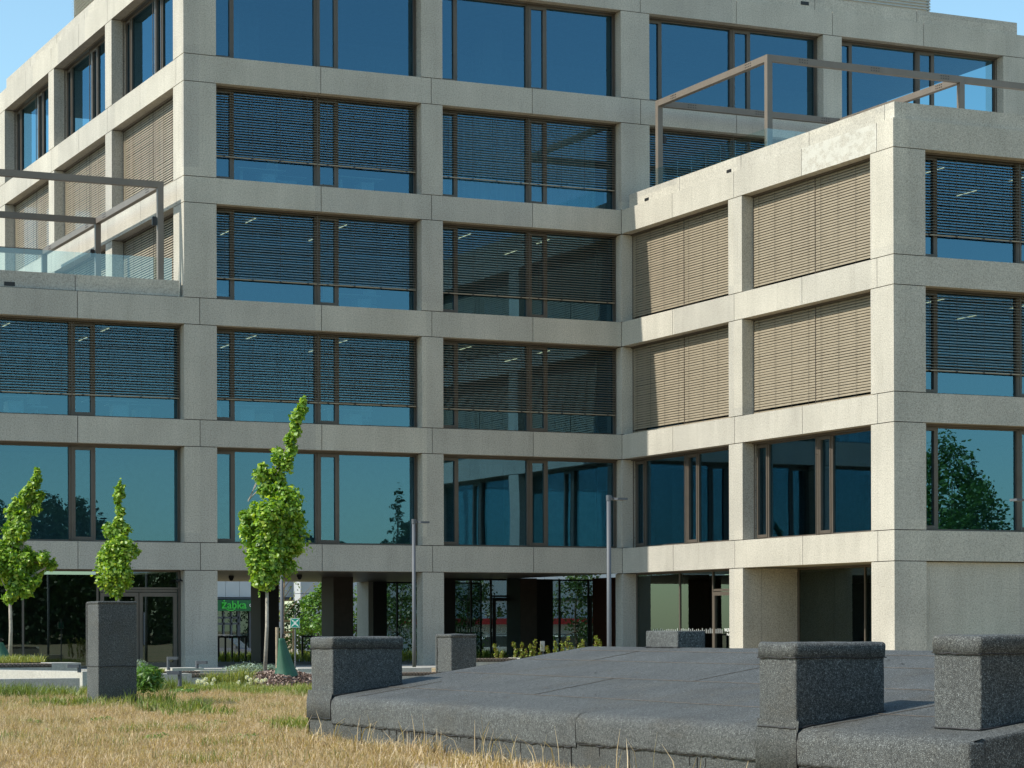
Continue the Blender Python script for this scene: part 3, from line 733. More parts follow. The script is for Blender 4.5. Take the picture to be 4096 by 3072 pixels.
# roof sheet laps
for i, t in enumerate((.62, 1.50, 2.36, 2.95)):
    x = KX + t; y0 = KY0 + .1; pts = [(x + math.sin(k_ * 1.3 + i) * .006, y0 + k_ * .5, kz(x) + .004) for k_ in range(int((KY1 - .15 - y0) / .5) + 1)]
    ragged(pts, 0, .0025, 'bitumen_seam', kio, 'bitumen_dust', amp=.0015)
for (xa, ya, xb, yb) in ((KX + .62, -51.9, KX + 1.5, -51.75), (KX + 1.5, -53.2, KX + 2.36, -53.1), (KX + .05, -49.0, KX + 1.0, -48.95), (KX + 2.36, -49.6, KX + 2.95, -49.5), (KX + .06, -57.42, KX + 1.0, -57.50)):
    ragged([(xa, ya, kz(xa) + .004), (xb, yb, kz(xb) + .003)], 0, .0026, 'bitumen_seam', kio, 'bitumen_dust', amp=.002)
sp = MB()
for i in range(46):
    x = KX + random.uniform(.2, 2.9); y = random.uniform(-58.5, -49); a = random.uniform(0, 3.14); L_ = random.uniform(.008, .045)
    z = kz(x) + .009; c, s = math.cos(a) * L_, math.sin(a) * L_; sp.poly([(x - c, y - s, z), (x + s * .35, y - c * .35, z + .004), (x + c, y + s, z), (x - s * .3, y + c * .3, z + .001)])
sp.build('leaf_litter', M['bark'], kio)
q = MB(); q.box(KX - .003, KX + .12, KY0 - .003, KY0 + .12, -.4, ZE - .12); q.build('corner_lap', M['felt'], kio)
rounded_block(KX - .024, KX + .10, KY0 - .016, KY0 + .09, ZE - .262, ZE - .004, .02, 'corner_flap', kio, jit=.003)
# upstands
def upstand(x0, x1, y0, y1, zt, zb, cap=.12, capr=.035, over=.012, apron=False):
    o = rounded_block(x0, x1, y0, y1, zb, zt - .02, .012, 'upstand', kio, jit=.003)
    if cap:
        c = rounded_block(x0 - over, x1 + over, y0 - over, y1 + over, zt - cap, zt, capr, 'cap', None, jit=.006, origin=(0, 0, 0)); c.parent = o; c.location = Vector((0, 0, 0)) - WORLD(o)
        e = over - .003; z = zt - cap
        r_ = ragged([(x0 - e, y1 + e, z), (x0 - e, y0 - e, z), (x1 + e, y0 - e, z)], 0, .0045, 'bitumen_seam', None, amp=.005); r_.parent = o; r_.location = Vector((0, 0, 0)) - WORLD(o)
    z = kz(x0)
    ragged([(x0 - .01, y1, kz(x0) + .006), (x0 - .01, y0 - .01, kz(x0) + .006), (x1, y0 - .012, kz(x1) + .006)], 0, .0055, 'bitumen_seam', kio, amp=.004)
    return o
upstand(KX + .03, -12.71, -48.43, KY1 + .02, 1.095, ZE - .1, .115, .026)
upstand(KX + .0, -12.79, -57.30, -56.82, 1.075, ZE - .06, .105, .030)
upstand(-13.2, -12.2, -58.96, -58.47, 1.125, ZE - .06, .115, .030)
upstand(-10.3, -9.98, -49.86, -49.18, 1.165, .9, 0.0)
# apron strips under the flush upstands
for (ya, yb, zl) in ((-57.34, -56.80, .29), (-48.50, -47.80, .22)):
    q = MB()
    for i in range(12):
        y = ya + (yb - ya) * i / 11
        for (x, z) in ((KX - .003, ZE + .06), (KX - .008, ZE - .0), (KX - .019, ZE - .04), (KX - .019, ZE - zl + random.uniform(-.003, .003)), (KX, ZE - zl)): q.v.append((x, y, z))
    for i in range(11):
        for j in range(4): q.f.append((i * 5 + j, i * 5 + j + 1, (i + 1) * 5 + j + 1, (i + 1) * 5 + j))
    q.build('felt_apron', M['felt'], kio, smooth=True)
    ragged([(KX - .018, ya, ZE - .02), (KX - .022, ya, ZE - .08), (KX - .020, ya, ZE - zl), (KX - .020, yb, ZE - zl)], 0, .004, 'bitumen_seam', kio, amp=.003)
# free-standing felt clad shafts
def shaft(x0, x1, y0, y1, zt, label, seam):
    t = thing('vent_shaft', (x0, y0, 0), label, 'vent shaft')
    rounded_block(x0, x1, y0, y1, -.1, zt - .015, .014, 'shaft', t, jit=.004)
    rounded_block(x0 - .006, x1 + .006, y0 - .006, y1 + .006, zt - .04, zt, .014, 'cap', t, jit=.006)
    ragged([(x0 - .004, y1, seam), (x0 - .004, y0 - .004, seam), (x1, y0 - .004, seam + .01)], 0, .006, 'bitumen_seam', t, amp=.008)
    q = MB(); q.box(x0 - .012, x0 + .01, y1 - .03, y1 + .006, .62, zt - .02); q.build('felt_lap', M['felt'], t)
_c = at(393, 2700, 36.0); shaft(_c.x, _c.x + .595, _c.y, _c.y + .645, CAM.z + (2508 - 2395) / FPX * 36.0, 'tall square shaft clad in dark felt standing alone in the dry grass', .62)
p2 = at(1805, 2700, 30.5)
shaft(p2.x, p2.x + .35, p2.y, p2.y + .47, 1.105, 'low square felt shaft behind the pitched roof, before the wide pale column', .62)

# ------------------------------------------------------------------ trees
def leaf_cloud(lobes, n, size, mat, parent, name='crown', origin=(0, 0, 0), squash=.8, shell=.75, aspect=.8, tlo=0.0, jag=.10):
    """lobes: (x, y, z, rx, rz). many small folded leaves spread through the lobes"""
    L = np.array(lobes); vol = L[:, 3] ** 2 * L[:, 4]; pr = vol ** .6; pr /= pr.sum()
    idx = rng.choice(len(L), n, p=pr); C_ = L[idx]
    d = rng.normal(size=(n, 3)); d /= np.linalg.norm(d, axis=1)[:, None]
    r = rng.random(n) ** (1 / 3) * (1 - shell) + shell * rng.random(n) ** .35
    r *= 1 + rng.normal(size=n) * jag
    P = C_[:, :3] + d * r[:, None] * np.stack([C_[:, 3], C_[:, 3], C_[:, 4]], 1)
    nr = d * .6 + np.array([0, 0, .55]) + rng.normal(size=(n, 3)) * .55; nr /= np.linalg.norm(nr, axis=1)[:, None]
    a = np.cross(nr, rng.normal(size=(n, 3))); a /= np.linalg.norm(a, axis=1)[:, None]; b = np.cross(nr, a)
    s = (size * (0.55 + rng.random(n) * .75))[:, None]
    V = np.stack([P - a * s * .5, P + b * s * .5 * aspect + a * s * .05 - nr * s * .10, P + a * s * .55, P - b * s * .5 * aspect + a * s * .05 - nr * s * .10], 1).reshape(-1, 3)
    F = np.arange(4 * n).reshape(n, 4)
    hgt = (P[:, 2] - P[:, 2].min()) / (np.ptp(P[:, 2]) + 1e-6)
    tint = np.clip(rng.normal(.42, .24, n) + tlo, 0, 1)
    return mesh_np(name, V, F, M[mat], parent, tint, origin=origin)
LAT = Vector((rgt.x, rgt.y, 0)).normalized()
def sapling(u, vb, D, prof, label, n, trunk_r=.045, size=.10, branches=6, tilt=0):
    """prof: list of (u, v, half width px) down the crown from photo measurements"""
    base = at(u, vb, D); base = Vector((base.x, base.y, base.z)); px = D / FPX
    t = thing('sapling', base, label, 'tree', 'staked maple saplings in front of the building')
    lobes = []; pts = []
    for (uu, vv, hw) in prof:
        p = at(uu, vv, D); r = hw * px
        if r > .16:
            m_ = max(3, int(r / .09))
            for _ in range(m_):
                a = random.uniform(0, 6.28); k = random.uniform(.25, .8) * r; rr = random.uniform(.22, .62) * r + .04
                lobes.append((p.x + LAT.x * math.cos(a) * k - LAT.y * math.sin(a) * k, p.y + LAT.y * math.cos(a) * k + LAT.x * math.sin(a) * k, p.z + random.uniform(-.2, .2), rr, rr * random.uniform(.8, 1.3)))
        else: lobes += [(p.x, p.y, p.z, r + .01, .13)] * 2
        pts.append(p)
    top = pts[0]; bot = pts[-1]
    q = MB(); lead = [base + Vector((0, 0, -.1)), base.lerp(bot, .5) + LAT * .02, bot]; main = [p for p in pts[::-1]]
    n_ = len(main); lead += [main[i] for i in range(1, n_, 3)]
    rad = [trunk_r * 1.15, trunk_r, trunk_r * .9] + [trunk_r * .85 * (1 - .85 * (i + 1) / (len(lead) - 3)) for i in range(len(lead) - 3)]
    q.tube(lead, rad, 10); q.build('trunk', M['bark_pale'], t, smooth=True, origin=base)
    br = MB()
    for _ in range(branches * 4):
        l = random.choice(lobes); h = min(max(bot.z + .05, l[2] - random.uniform(.3, .9)), top.z); f_ = max(0, min(1, (h - bot.z) / (top.z - bot.z)))
        k = min(len(main) - 2, int(f_ * (len(main) - 1))); s0 = main[k]; s0 = Vector((s0.x, s0.y, h)) if f_ < .9 else s0
        if k > len(main) * .6: continue
        c = bot.lerp(main[k], .9); s0 = Vector((c.x, c.y, h)); e = Vector(l[:3]); mid = s0.lerp(e, .5) + Vector((0, 0, -.03))
        br.tube([s0, mid, e], [.014, .010, .004], 5)
    br.build('branch', M['bark_pale'], t, origin=base)
    leaf_cloud(lobes, n, size, 'maple', t, 'crown', origin=base, shell=.4, jag=.17)
    return t
sapling(1060, 2668, 50, [(1214, 1608, 10), (1207, 1640, 22), (1190, 1668, 26), (1180, 1700, 20), (1178, 1730, 22), (1160, 1760, 24), (1150, 1795, 34), (1132, 1830, 38), (1118, 1860, 36), (1108, 1890, 34),
    (1052, 1872, 22), (1048, 1905, 34), (1060, 1935, 52), (1112, 1925, 40), (1110, 1960, 50), (1072, 1975, 62), (1140, 1990, 60), (1030, 2030, 58), (1110, 2030, 90), (985, 2060, 34), (1150, 2060, 55), (1010, 2095, 62), (1100, 2095, 100), (1170, 2080, 40),
    (1000, 2130, 55), (1100, 2140, 110), (1170, 2140, 44), (1070, 2190, 110), (1150, 2190, 60), (1060, 2230, 100), (1120, 2240, 80), (1075, 2275, 80), (1065, 2310, 55), (1030, 2325, 22), (1068, 2340, 22)],
    'tallest leaning maple sapling beside a green watering bag on bark mulch', 16000, .036, .098, 8)
sapling(40, 2638, 56, [(150, 1893, 10), (146, 1915, 20), (132, 1940, 24), (120, 1968, 26), (160, 1985, 18), (100, 2000, 40), (150, 2008, 36), (60, 2030, 26), (90, 2040, 44), (60, 2085, 52), (100, 2070, 40), (40, 2120, 60), (85, 2140, 52), (30, 2180, 66), (90, 2190, 60),
    (20, 2230, 74), (100, 2240, 72), (170, 2250, 46), (205, 2258, 22), (30, 2280, 72), (110, 2295, 70), (150, 2290, 30), (50, 2330, 60), (120, 2340, 44), (40, 2370, 36), (40, 2395, 16)],
    'maple sapling leaning to the right above a timber edged planter', 12500, .042, .105, 8)
sapling(470, 2695, 59, [(481, 1938, 6), (480, 1955, 20), (478, 1978, 24), (470, 2000, 16), (476, 2030, 12), (482, 2050, 18), (476, 2085, 20), (478, 2105, 34), (470, 2130, 48), (480, 2155, 62), (455, 2180, 50), (500, 2180, 60), (474, 2215, 76), (475, 2250, 80), (472, 2285, 74), (475, 2315, 58), (470, 2340, 36), (468, 2365, 22), (472, 2380, 10)],
    'slim upright maple sapling rising behind the tall dark shaft', 7500, .036, .098, 7)
# watering bags and stakes
def watering_bag(u, v0, v1, D, w0, w1, label, group='green tree watering bags'):
    p = at(u, v0, D); base = at(u, v1, D); h = p.z - base.z; t = thing('watering_bag', base, label, 'watering bag', group)
    q = MB(); seg = 28; rows = 14
    for j in range(rows + 1):
        f_ = j / rows; w = (w0 * (1 - f_) + w1 * f_) * (1 + .06 * math.sin(f_ * 5)); z = base.z + h * (1 - f_) if False else base.z + h * f_
        w = w1 + (w0 - w1) * (f_ ** .8)
        for k in range(seg):
            a = 2 * math.pi * k / seg; fold = 1 + .13 * math.sin(3 * a + 1.2 * f_) * (.3 + f_) + .05 * math.sin(7 * a + 3 * f_)
            sx = math.cos(a) * w * fold; sy = math.sin(a) * w * .7 * fold; off = LAT * (sx + .08 * (1 - f_) - .02 * f_)
            q.v.append((base.x + off.x - LAT.y * sy, base.y + off.y + LAT.x * sy, base.z + h * f_ + .03 * math.sin(2 * a) * (1 - f_)))
    for j in range(rows):
        for k in range(seg): k2 = (k + 1) % seg; q.f.append((j * seg + k, j * seg + k2, (j + 1) * seg + k2, (j + 1) * seg + k))
    q.f.append(tuple(rows * seg + k for k in range(seg)))
    q.build('bag', M['bag'], t, smooth=True, origin=base)
    s = MB(); tp = p + LAT * (-.10); s.tube([tp + Vector((0, 0, -.6)), tp + Vector((0, 0, .22))], .032, 10); s.build('stake', M['timber'], t, origin=base)
    s = MB(); s.tube([p + Vector((0, 0, -.03)), p + Vector((.02, 0, .09)), p + LAT * .06 + Vector((0, 0, .05))], .022, 8); s.build('strap', M['black_steel'], t, origin=base)
    return t
M['bag'] = flat('green_tarpaulin', (0.02, 0.085, 0.045), .55, 0, .15, 4)
watering_bag(1128, 2553, 2700, 48.4, .06, .235, 'dark green watering bag standing on the bark mulch')
watering_bag(2, 2570, 2640, 55.5, .07, .19, 'green watering bag at the picture edge behind the planter bench')
# mulch mound
mp = at(1110, 2690, 49.6)
q = MB(); N = 24
for i in range(N + 1):
    for j in range(N + 1):
        a, b_ = (i / N - .5) * 2, (j / N - .5) * 2; r2 = min(1, a * a + b_ * b_); x = a * 1.05; y = b_ * 3.2
        P_ = Vector((mp.x, mp.y, 0)) + LAT * x + Vector((-LAT.y, LAT.x, 0)) * y
        q.v.append((P_.x, P_.y, -.02 + .31 * (1 - r2) ** .9 + mn.noise(Vector((x * 3, y * 3, 0))) * .02))
for i in range(N):
    for j in range(N): k = i * (N + 1) + j; q.f.append((k, k + 1, k + N + 2, k + N + 1))
q.build('mulch_mound', M['chip'], kind='structure', smooth=True, recalc=False)
def scatter_quads(P, size, mat, name, kind=None, flatness=.6, tm=.5, ts=.25, asp=.35, parent=None):
    n = len(P); nr = rng.normal(size=(n, 3)) * (1 - flatness) + np.array([0, 0, flatness]); nr /= np.linalg.norm(nr, axis=1)[:, None]
    a = np.cross(nr, rng.normal(size=(n, 3))); a /= np.linalg.norm(a, axis=1)[:, None]; b = np.cross(nr, a)
    s = (size * (.5 + rng.random(n)))[:, None]
    V = np.stack([P - a * s - b * s * asp, P + a * s - b * s * asp, P + a * s + b * s * asp, P - a * s + b * s * asp], 1).reshape(-1, 3)
    return mesh_np(name, V, np.arange(4 * n).reshape(n, 4), M[mat], parent, np.clip(rng.normal(tm, ts, n), 0, 1), kind=kind)
n = 5200; rr = np.sqrt(rng.random(n)); th = rng.random(n) * 6.283; a = rr * np.cos(th); b_ = rr * np.sin(th)
X = a * 1.05; Yy = b_ * 3.2; Z = -.02 + .31 * (1 - rr ** 2) ** .9 + .015 + rng.random(n) * .02
P = np.stack([mp.x + LAT.x * X - LAT.y * Yy, mp.y + LAT.y * X + LAT.x * Yy, Z], 1)
scatter_quads(P, .028, 'chip', 'bark_mulch', 'stuff', .55, .5, .3)

# ------------------------------------------------------------------ grass
def blades(P, h, w, mat, name, kind='stuff', lean=.45, tm=.5, ts=.22, parent=None, origin=None):
    n = len(P); a = rng.random(n) * 6.283; d = np.stack([np.cos(a), np.sin(a), np.zeros(n)], 1)
    hh = h * (.45 + rng.random(n) * .9) if np.isscalar(h) else h
    ln = (rng.random(n) * lean * 1.6 + .05)
    tip = P + d * (hh * ln)[:, None] + np.array([0, 0, 1]) * (hh * (1 - .35 * ln))[:, None]
    mid = P + d * (hh * ln * .33)[:, None] + np.array([0, 0, 1]) * (hh * .55)[:, None]
    b = rng.random(n) * 6.283; side = np.stack([np.cos(b), np.sin(b), np.zeros(n)], 1) * (w * (.6 + rng.random(n) * .8))[:, None] * .5
    V = np.stack([P - side, P + side, mid + side * .8, mid - side * .8, tip + side * .1, tip - side * .1], 1).reshape(-1, 3)
    k = np.arange(n) * 6; F = np.stack([k, k + 1, k + 2, k + 3, k + 3, k + 2, k + 4, k + 5], 1).reshape(-1, 4)
    return mesh_np(name, V, F, M[mat], parent, np.repeat(np.clip(rng.normal(tm, ts, n), 0, 1), 2), kind=kind, origin=origin)
def field(n, D0, D1, u0, u1):
    """ground points in a wedge of the lawn before the camera"""
    D = np.sqrt(rng.random(n) * (D1 ** 2 - D0 ** 2) + D0 ** 2); u = u0 + (u1 - u0) * rng.random(n)
    lat = (u - 2048) / FPX * D
    x = CAM.x + fwd.x * D + rgt.x * lat; y = CAM.y + fwd.y * D + rgt.y * lat
    mx = (x - mp.x) * LAT.x + (y - mp.y) * LAT.y; my = -(x - mp.x) * LAT.y + (y - mp.y) * LAT.x
    ok = ~((mx / 1.0) ** 2 + (my / 3.0) ** 2 < 1) & ~((x > KX - .02) & (x < 2 * RX - KX) & (y > KY0) & (y < KY1))
    return np.stack([x, y, np.zeros(n)], 1)[ok]
def nz(P, sc, seed): return np.array([mn.noise(Vector((p[0] * sc, p[1] * sc, seed))) for p in P])
P = field(340000, 15.5, 45, -500, 1650); k1 = nz(P, .55, 5); k2 = nz(P, 2.1, 9)
Dd = (P[:, 0] - CAM.x) * fwd.x + (P[:, 1] - CAM.y) * fwd.y
gm = k1 * .6 + k2 * .5 + np.clip((Dd - 43.5) / 5, -.35, .8) * .6
green = gm + rng.normal(size=len(P)) * .10 >  .22
mask = (np.abs(P[:, 0] - KX) < 1.2) & (P[:, 1] < KY1)
st = P[~green]; dst = Dd[~green]
blades(st, .10 * (.5 + rng.random(len(st)) * .9) * (.75 + 1.5 * np.clip(k2[~green], -.2, 1)) * (1 + .5 * np.clip(k1[~green], -.6, 1)), np.full(len(st), .0052), 'straw', 'dry_grass', lean=.95, tm=.5, ts=.24)
gg = P[green]
blades(gg, .12 * (.5 + rng.random(len(gg)) * .9), np.full(len(gg), .0065), 'green_grass', 'green_grass', lean=.5, tm=.5, ts=.25)
P = field(50000, 44, 62, -500, 1500); k1 = nz(P, .5, 3); strawsel = k1 + rng.normal(size=len(P)) * .1 > .18
blades(P[~strawsel], .13, np.full((~strawsel).sum(), .014), 'green_grass', 'green_grass', lean=.5, tm=.5)
blades(P[strawsel], .12, np.full(strawsel.sum(), .014), 'straw', 'dry_grass', lean=.6)
P = field(9000, 85, 118, 700, 2500); P[:, 2] = [ground_h(p[0], p[1]) for p in P]; blades(P, .30, np.full(len(P), .04), 'green_grass', 'green_grass', lean=.4, tm=.6)
# tall straw along the housing wall
P = []
for _ in range(3600):
    y = random.uniform(-57.2, -47.4); P.append((KX - abs(random.gauss(0, .28)) - .03, y, 0))
P = np.array(P); hh = np.array([.11 + .17 * max(0, mn.noise(Vector((p[1] * 1.1, 2, 0))) + .1) for p in P]) * (.6 + rng.random(len(P)) * .8)
hh *= np.clip((P[:, 1] + 58.5) / 5, .35, 1)
blades(P, hh, np.full(len(P), .008), 'straw', 'dry_grass', lean=.7, tm=.6, ts=.22)
P = []
for cy_, n_ in ((-48.6, 22), (-49.8, 26), (-51.0, 18), (-52.6, 34), (-53.6, 22), (-55.2, 16), (-56.4, 10)):
    for _ in range(n_): P.append((KX - abs(random.gauss(.12, .12)) - .02, cy_ + random.gauss(0, .22), 0))
P = np.array(P); P = P[::2]; blades(P, .24 + rng.random(len(P)) * .24, np.full(len(P), .0075), 'straw', 'dry_grass', lean=.45, tm=.75, ts=.15)
# clumps of taller plants, each a thing
def clump(name, c, rad, n, h, w, mat, label, cat, lean=.6, tm=.5, group=None, ts=.2):
    a = rng.random(n) * 6.283; r = rad * np.sqrt(rng.random(n)) ; P = np.stack([c[0] + r * np.cos(a), c[1] + r * np.sin(a), np.full(n, c[2])], 1)
    o = blades(P, h, np.full(n, w), mat, name, None, lean, tm, ts, origin=c); tag(o, label, cat, group); return o
def gp(u, v): # ground point at pixel
    r_ = (at(u, v, 1) - CAM); k = -CAM.z / r_.z; return CAM + r_ * k
G = 'grass tufts in the dry lawn'
pc = Vector((-11.9, -33.9, 0))
clump('grass_tuft', Vector((_c.x + .15, _c.y - .22, 0)), .34, 260, .20, .014, 'green_grass', 'tall yellow green grass tuft at the foot of the tall dark shaft', 'grass tuft', group=G, tm=.7)
clump('grass_tuft', Vector((_c.x + .75, _c.y - .1, 0)), .40, 300, .27, .014, 'green_grass', 'dark grass tuft on the shaded side of the tall dark shaft', 'grass tuft', group=G, tm=.35)
clump('grass_tuft', gp(60, 2800) + Vector((0, 0, 0)), .55, 500, .26, .014, 'green_grass', 'shady green grass tuft before the grey wall at the picture edge', 'grass tuft', group=G, tm=.25)
clump('grass_tuft', gp(250, 2830), .5, 420, .2, .014, 'green_grass', 'low green tuft in the straw just left of the tall dark shaft', 'grass tuft', group=G, tm=.5)
clump('grass_tuft', gp(690, 2850), .55, 500, .2, .014, 'green_grass', 'green tuft in the straw to the right of the tall dark shaft', 'grass tuft', group=G, tm=.4)
clump('grass_tuft', gp(800, 2870), .5, 300, .18, .014, 'green_grass', 'thin green tuft midway between tall shaft and felt housing', 'grass tuft', group=G, tm=.5)
clump('grass_tuft', gp(1200, 2930), .35, 300, .2, .012, 'green_grass', 'green and straw tuft against the left end of the felt housing', 'grass tuft', group=G, tm=.6)
def leafy(name, c, rx, rz, n, size, mat, label, cat, group=None, aspect=.5):
    o = leaf_cloud([(c.x, c.y, c.z + rz * .7, rx, rz), (c.x + rx * .4, c.y, c.z + rz * .6, rx * .7, rz * .8), (c.x - rx * .4, c.y + .1, c.z + rz * .5, rx * .7, rz * .7)], n, size, mat, None, name, origin=c, aspect=aspect)
    tag(o, label, cat, group); return o
leafy('leafy_perennial', at(590, 2755, 41.5), .26, .27, 900, .11, 'foliage_light', 'lush pale green perennial beside the tall dark shaft', 'plant', aspect=.3)
leafy('round_shrub', at(556, 2684, 50), .22, .16, 600, .04, 'silver_leaf', 'small round grey green shrub behind the timber topped bench', 'shrub')
for (u, v, D, r_, h, tm_, lab) in ((560, 2775, 41, .4, .26, .45, 'tall green tuft just right of the tall dark shaft'), (650, 2768, 43, .45, .22, .6, 'bright tuft before the grey bench wall, nearest the leafy perennial'), (690, 2772, 42, .3, .3, .3, 'dark stemmed tuft at the middle of the grey bench wall'),
                          (800, 2775, 43, .45, .20, .65, 'soft green tuft below the timber end of the bench wall'), (900, 2775, 44, .5, .18, .55, 'low green tuft between dandelion clocks and straw'), (1010, 2782, 44, .5, .20, .7, 'bright green tuft along the front of the bark mulch'), (1120, 2785, 44, .5, .20, .6, 'green tuft below the watering bag at the mulch edge'), (1200, 2780, 45, .4, .2, .7, 'yellow green tuft between mulch and felt housing'),
                          (150, 2790, 41, .6, .24, .4, 'weedy tuft along the low grey kerb, near its middle'), (270, 2790, 41, .4, .2, .6, 'weedy tuft along the low grey kerb, near the shaft'), (20, 2790, 41, .5, .28, .25, 'dark weedy tuft along the low grey kerb at the picture edge')):
    c = gp(u, v); clump('grass_tuft', c, r_, 420, h, .012, 'green_grass', lab, 'grass tuft', .7, tm_, G)
for (u, v, lab) in ((120, 2900, 'small green weed in the straw left of the shaft'), (230, 2935, 'small green weed in the straw, lowest left one'), (860, 2905, 'small green weed in the straw right of centre lawn'), (1090, 2900, 'small green weed close to the felt housing'), (640, 2960, 'small green weed low in the straw'), (420, 2890, 'small green weed in the straw below the shaft'), (980, 2960, 'small green weed low in the straw near the housing')):
    c = gp(u, v); leafy('weed', c, .16, .05, 90, .055, 'foliage_light', lab, 'weed', 'small weeds in the dry lawn', .35)
leafy('low_plant', at(735, 2778, 42.5), .28, .07, 420, .07, 'foliage_light', 'low bright green plant at the foot of the path light', 'plant')
leafy('silver_plant', at(1010, 2690, 53), .6, .13, 1500, .06, 'silver_leaf', 'silvery ground plant at the left of the mulch around the tallest sapling', 'plant')
SG = 'round tussocks of bright grass'
for (u, v, D, r, h, lab) in ((858, 2742, 46.3, .2, .26, 'bright grass tussock between the dandelion clocks and mulch'), (955, 2738, 47.2, .28, .34, 'largest bright grass tussock left of the mulch'), (905, 2762, 45.5, .22, .16, 'low grass tussock below the dandelion clocks'), (620, 2690, 50, .2, .10, 'yellow green tussock behind the timber bench by the column'),
                          (100, 2648, 53, .5, .17, 'long row of bright grass in the planter at the picture edge'), (20, 2650, 53, .45, .17, 'bright grass round the sapling trunk in the planter')):
    c = at(u, v, D); clump('grass_tussock', c, r, 420, h, .013, 'green_grass', lab, 'grass tussock', .75, .75, SG)
# grass with bare soil carrying the tussocks
def dandelion(c, label):
    t = thing('dandelion_patch', c, label, 'dandelions', 'patches of white dandelion clocks')
    V = []; F = []; tn = []
    for i in range(11):
        p = Vector((c.x + random.gauss(0, .16), c.y + random.gauss(0, .2), c.z + random.uniform(.10, .24)))
        n_ = 90; d = rng.normal(size=(n_, 3)); d /= np.linalg.norm(d, axis=1)[:, None]; C_ = np.array(p); s = .006
        a = np.cross(d, rng.normal(size=(n_, 3))); a /= np.linalg.norm(a, axis=1)[:, None]
        V.append(np.stack([np.tile(C_, (n_, 1)), C_ + d * .038 + a * s, C_ + d * .044, C_ + d * .038 - a * s], 1).reshape(-1, 3))
        stem_blades = MB()
    V = np.concatenate(V); F = np.arange(len(V)).reshape(-1, 4)
    mesh_np('seed_head', V, F, M['seed'], t, rng.random(len(F)), origin=c)
    P = np.array([c] * 120) + rng.normal(size=(120, 3)) * np.array([.18, .2, 0]); blades(P, .2, np.full(120, .009), 'green_grass', 'leaf', None, .5, .6, parent=t, origin=c)
dandelion(at(826, 2768, 45), 'white dandelion clocks before the timber ended bench wall')
dandelion(at(985, 2760, 45.6), 'white dandelion clocks beside the bark mulch')

# russet shoots behind the roof
for i, (u, v, h) in enumerate(((1985, 2640, .33), (2010, 2645, .2), (2060, 2645, .40), (2085, 2650, .42), (2105, 2655, .30), (2125, 2650, .38), (2140, 2645, .46), (2160, 2640, .34), (2190, 2638, .28), (2225, 2625, .30), (2250, 2620, .26), (2270, 2618, .38), (2285, 2612, .2), (2318, 2612, .18), (2330, 2608, .26), (2385, 2602, .30), (2398, 2600, .2))):
    c = at(u, v, 57); lobes = [(c.x + random.gauss(0, .02), c.y, c.z - .25 + (h + .25) * j / 6, .055, .07) for j in range(7)]
    o = leaf_cloud(lobes, 300, .042, 'russet_leaf', None, 'young_shrub', origin=c, aspect=.6, tlo=.1)
    tag(o, 'upright shrub shoot with yellow green and russet leaves behind the felt roof', 'shrub', 'russet shrub shoots behind the felt roof')

# ------------------------------------------------------------------ benches, path lights, lamps, sign
def bench(u0, u1, vt, D, label, slat=None, mat='pale_concrete', depth=.9, h0=0, diag=False, group='concrete benches and planter walls', sl_front=True):
    """block with its front along X at depth D (measured at u1), top seen at row vt"""
    c = at((u0 + u1) / 2, vt, D); z = c.z
    k = 1 / LAT.x
    W_ = (u1 - u0) * D / FPX / (LAT.x + .0)
    x0, x1 = c.x - W_ / 2, c.x + W_ / 2; y = c.y
    t = thing('bench', (x0, y, h0), label, 'bench', group)
    if diag:
        a = at(u0, vt, D + 2.4); e = at(u1, vt + 2, D)
        q = MB(); nx_, ny_ = (e.y - a.y), -(e.x - a.x); L_ = math.hypot(nx_, ny_); nx_, ny_ = -nx_ / L_ * .35, -ny_ / L_ * .35
        q.prism([(a.x, a.y), (e.x, e.y), (e.x + nx_, e.y + ny_), (a.x + nx_, a.y + ny_)], h0, z); q.build('base', M[mat], t); return t
    q = MB(); s0 = s1 = None
    if slat:
        s0 = x0 + W_ * (slat[0] - u0) / (u1 - u0); s1 = x0 + W_ * (slat[1] - u0) / (u1 - u0)
        if s0 > x0 + .02: q.box(x0, s0 - .008, y, y + depth, h0, z)
        if s1 < x1 - .02: q.box(s1 + .008, x1, y, y + depth, h0, z)
        q.box(s0 - .008, s1 + .008, y + .02, y + depth, h0, z - .085)
        sm = MB(); xx = s0
        while xx < s1 - .05: sm.box(xx, xx + .062, y + .0, y + depth * .7, z - .065, z - .008); xx += .080
        sm.box(s0, s1, y + .05, y + depth * .68, z - .082, z - .067)
        q.build('base', M[mat], t); sm.build('seat', M['wood_slat'], t)
    else: q.box(x0, x1, y, y + depth, h0, z); q.build('base', M[mat], t)
    return t
bench(-120, 306, 2653, 48, 'planter bench with timber slats left and bare concrete end, below the left sapling', (-120, 196))
bench(-80, 303, 2715, 43, 'low grey kerb wall in the grass left of the tall dark shaft', depth=.35)
bench(-80, 330, 2687, 45.2, 'long pale sunlit wall behind the low grey kerb', diag=True)
bench(560, 950, 2694, 48, 'grey bench wall right of the tall shaft with timber seat at its end', (768, 946), depth=.5)
bench(530, 955, 2683, 52, 'timber slat bench running behind the grey bench wall', (530, 795), depth=.4)
bench(693, 812, 2672, 55, 'short pale slab by the foot of the corner column', depth=1.0, h0=.0)
bench(800, 960, 2675, 56.5, 'thin pale bench beside the mulch in front of the passage', depth=.5)
bench(1180, 1330, 2674, 57.5, 'pale bench behind the felt upstand with one dark timber end', (1180, 1192), depth=.8)
bench(1180, 1330, 2692, 54.5, 'grey low wall directly behind the left upstand', depth=.4)
bench(1560, 1725, 2671, 58, 'short pale bench at the foot of the first lamp post', depth=.9)
bench(1560, 1780, 2688, 54, 'bench with a row of dark timber ends below the first lamp post', (1560, 1776), depth=.5)
bench(1890, 2082, 2632, 54, 'curved planter bench with pale timber ends behind the small felt shaft', (1890, 2078), depth=.6)
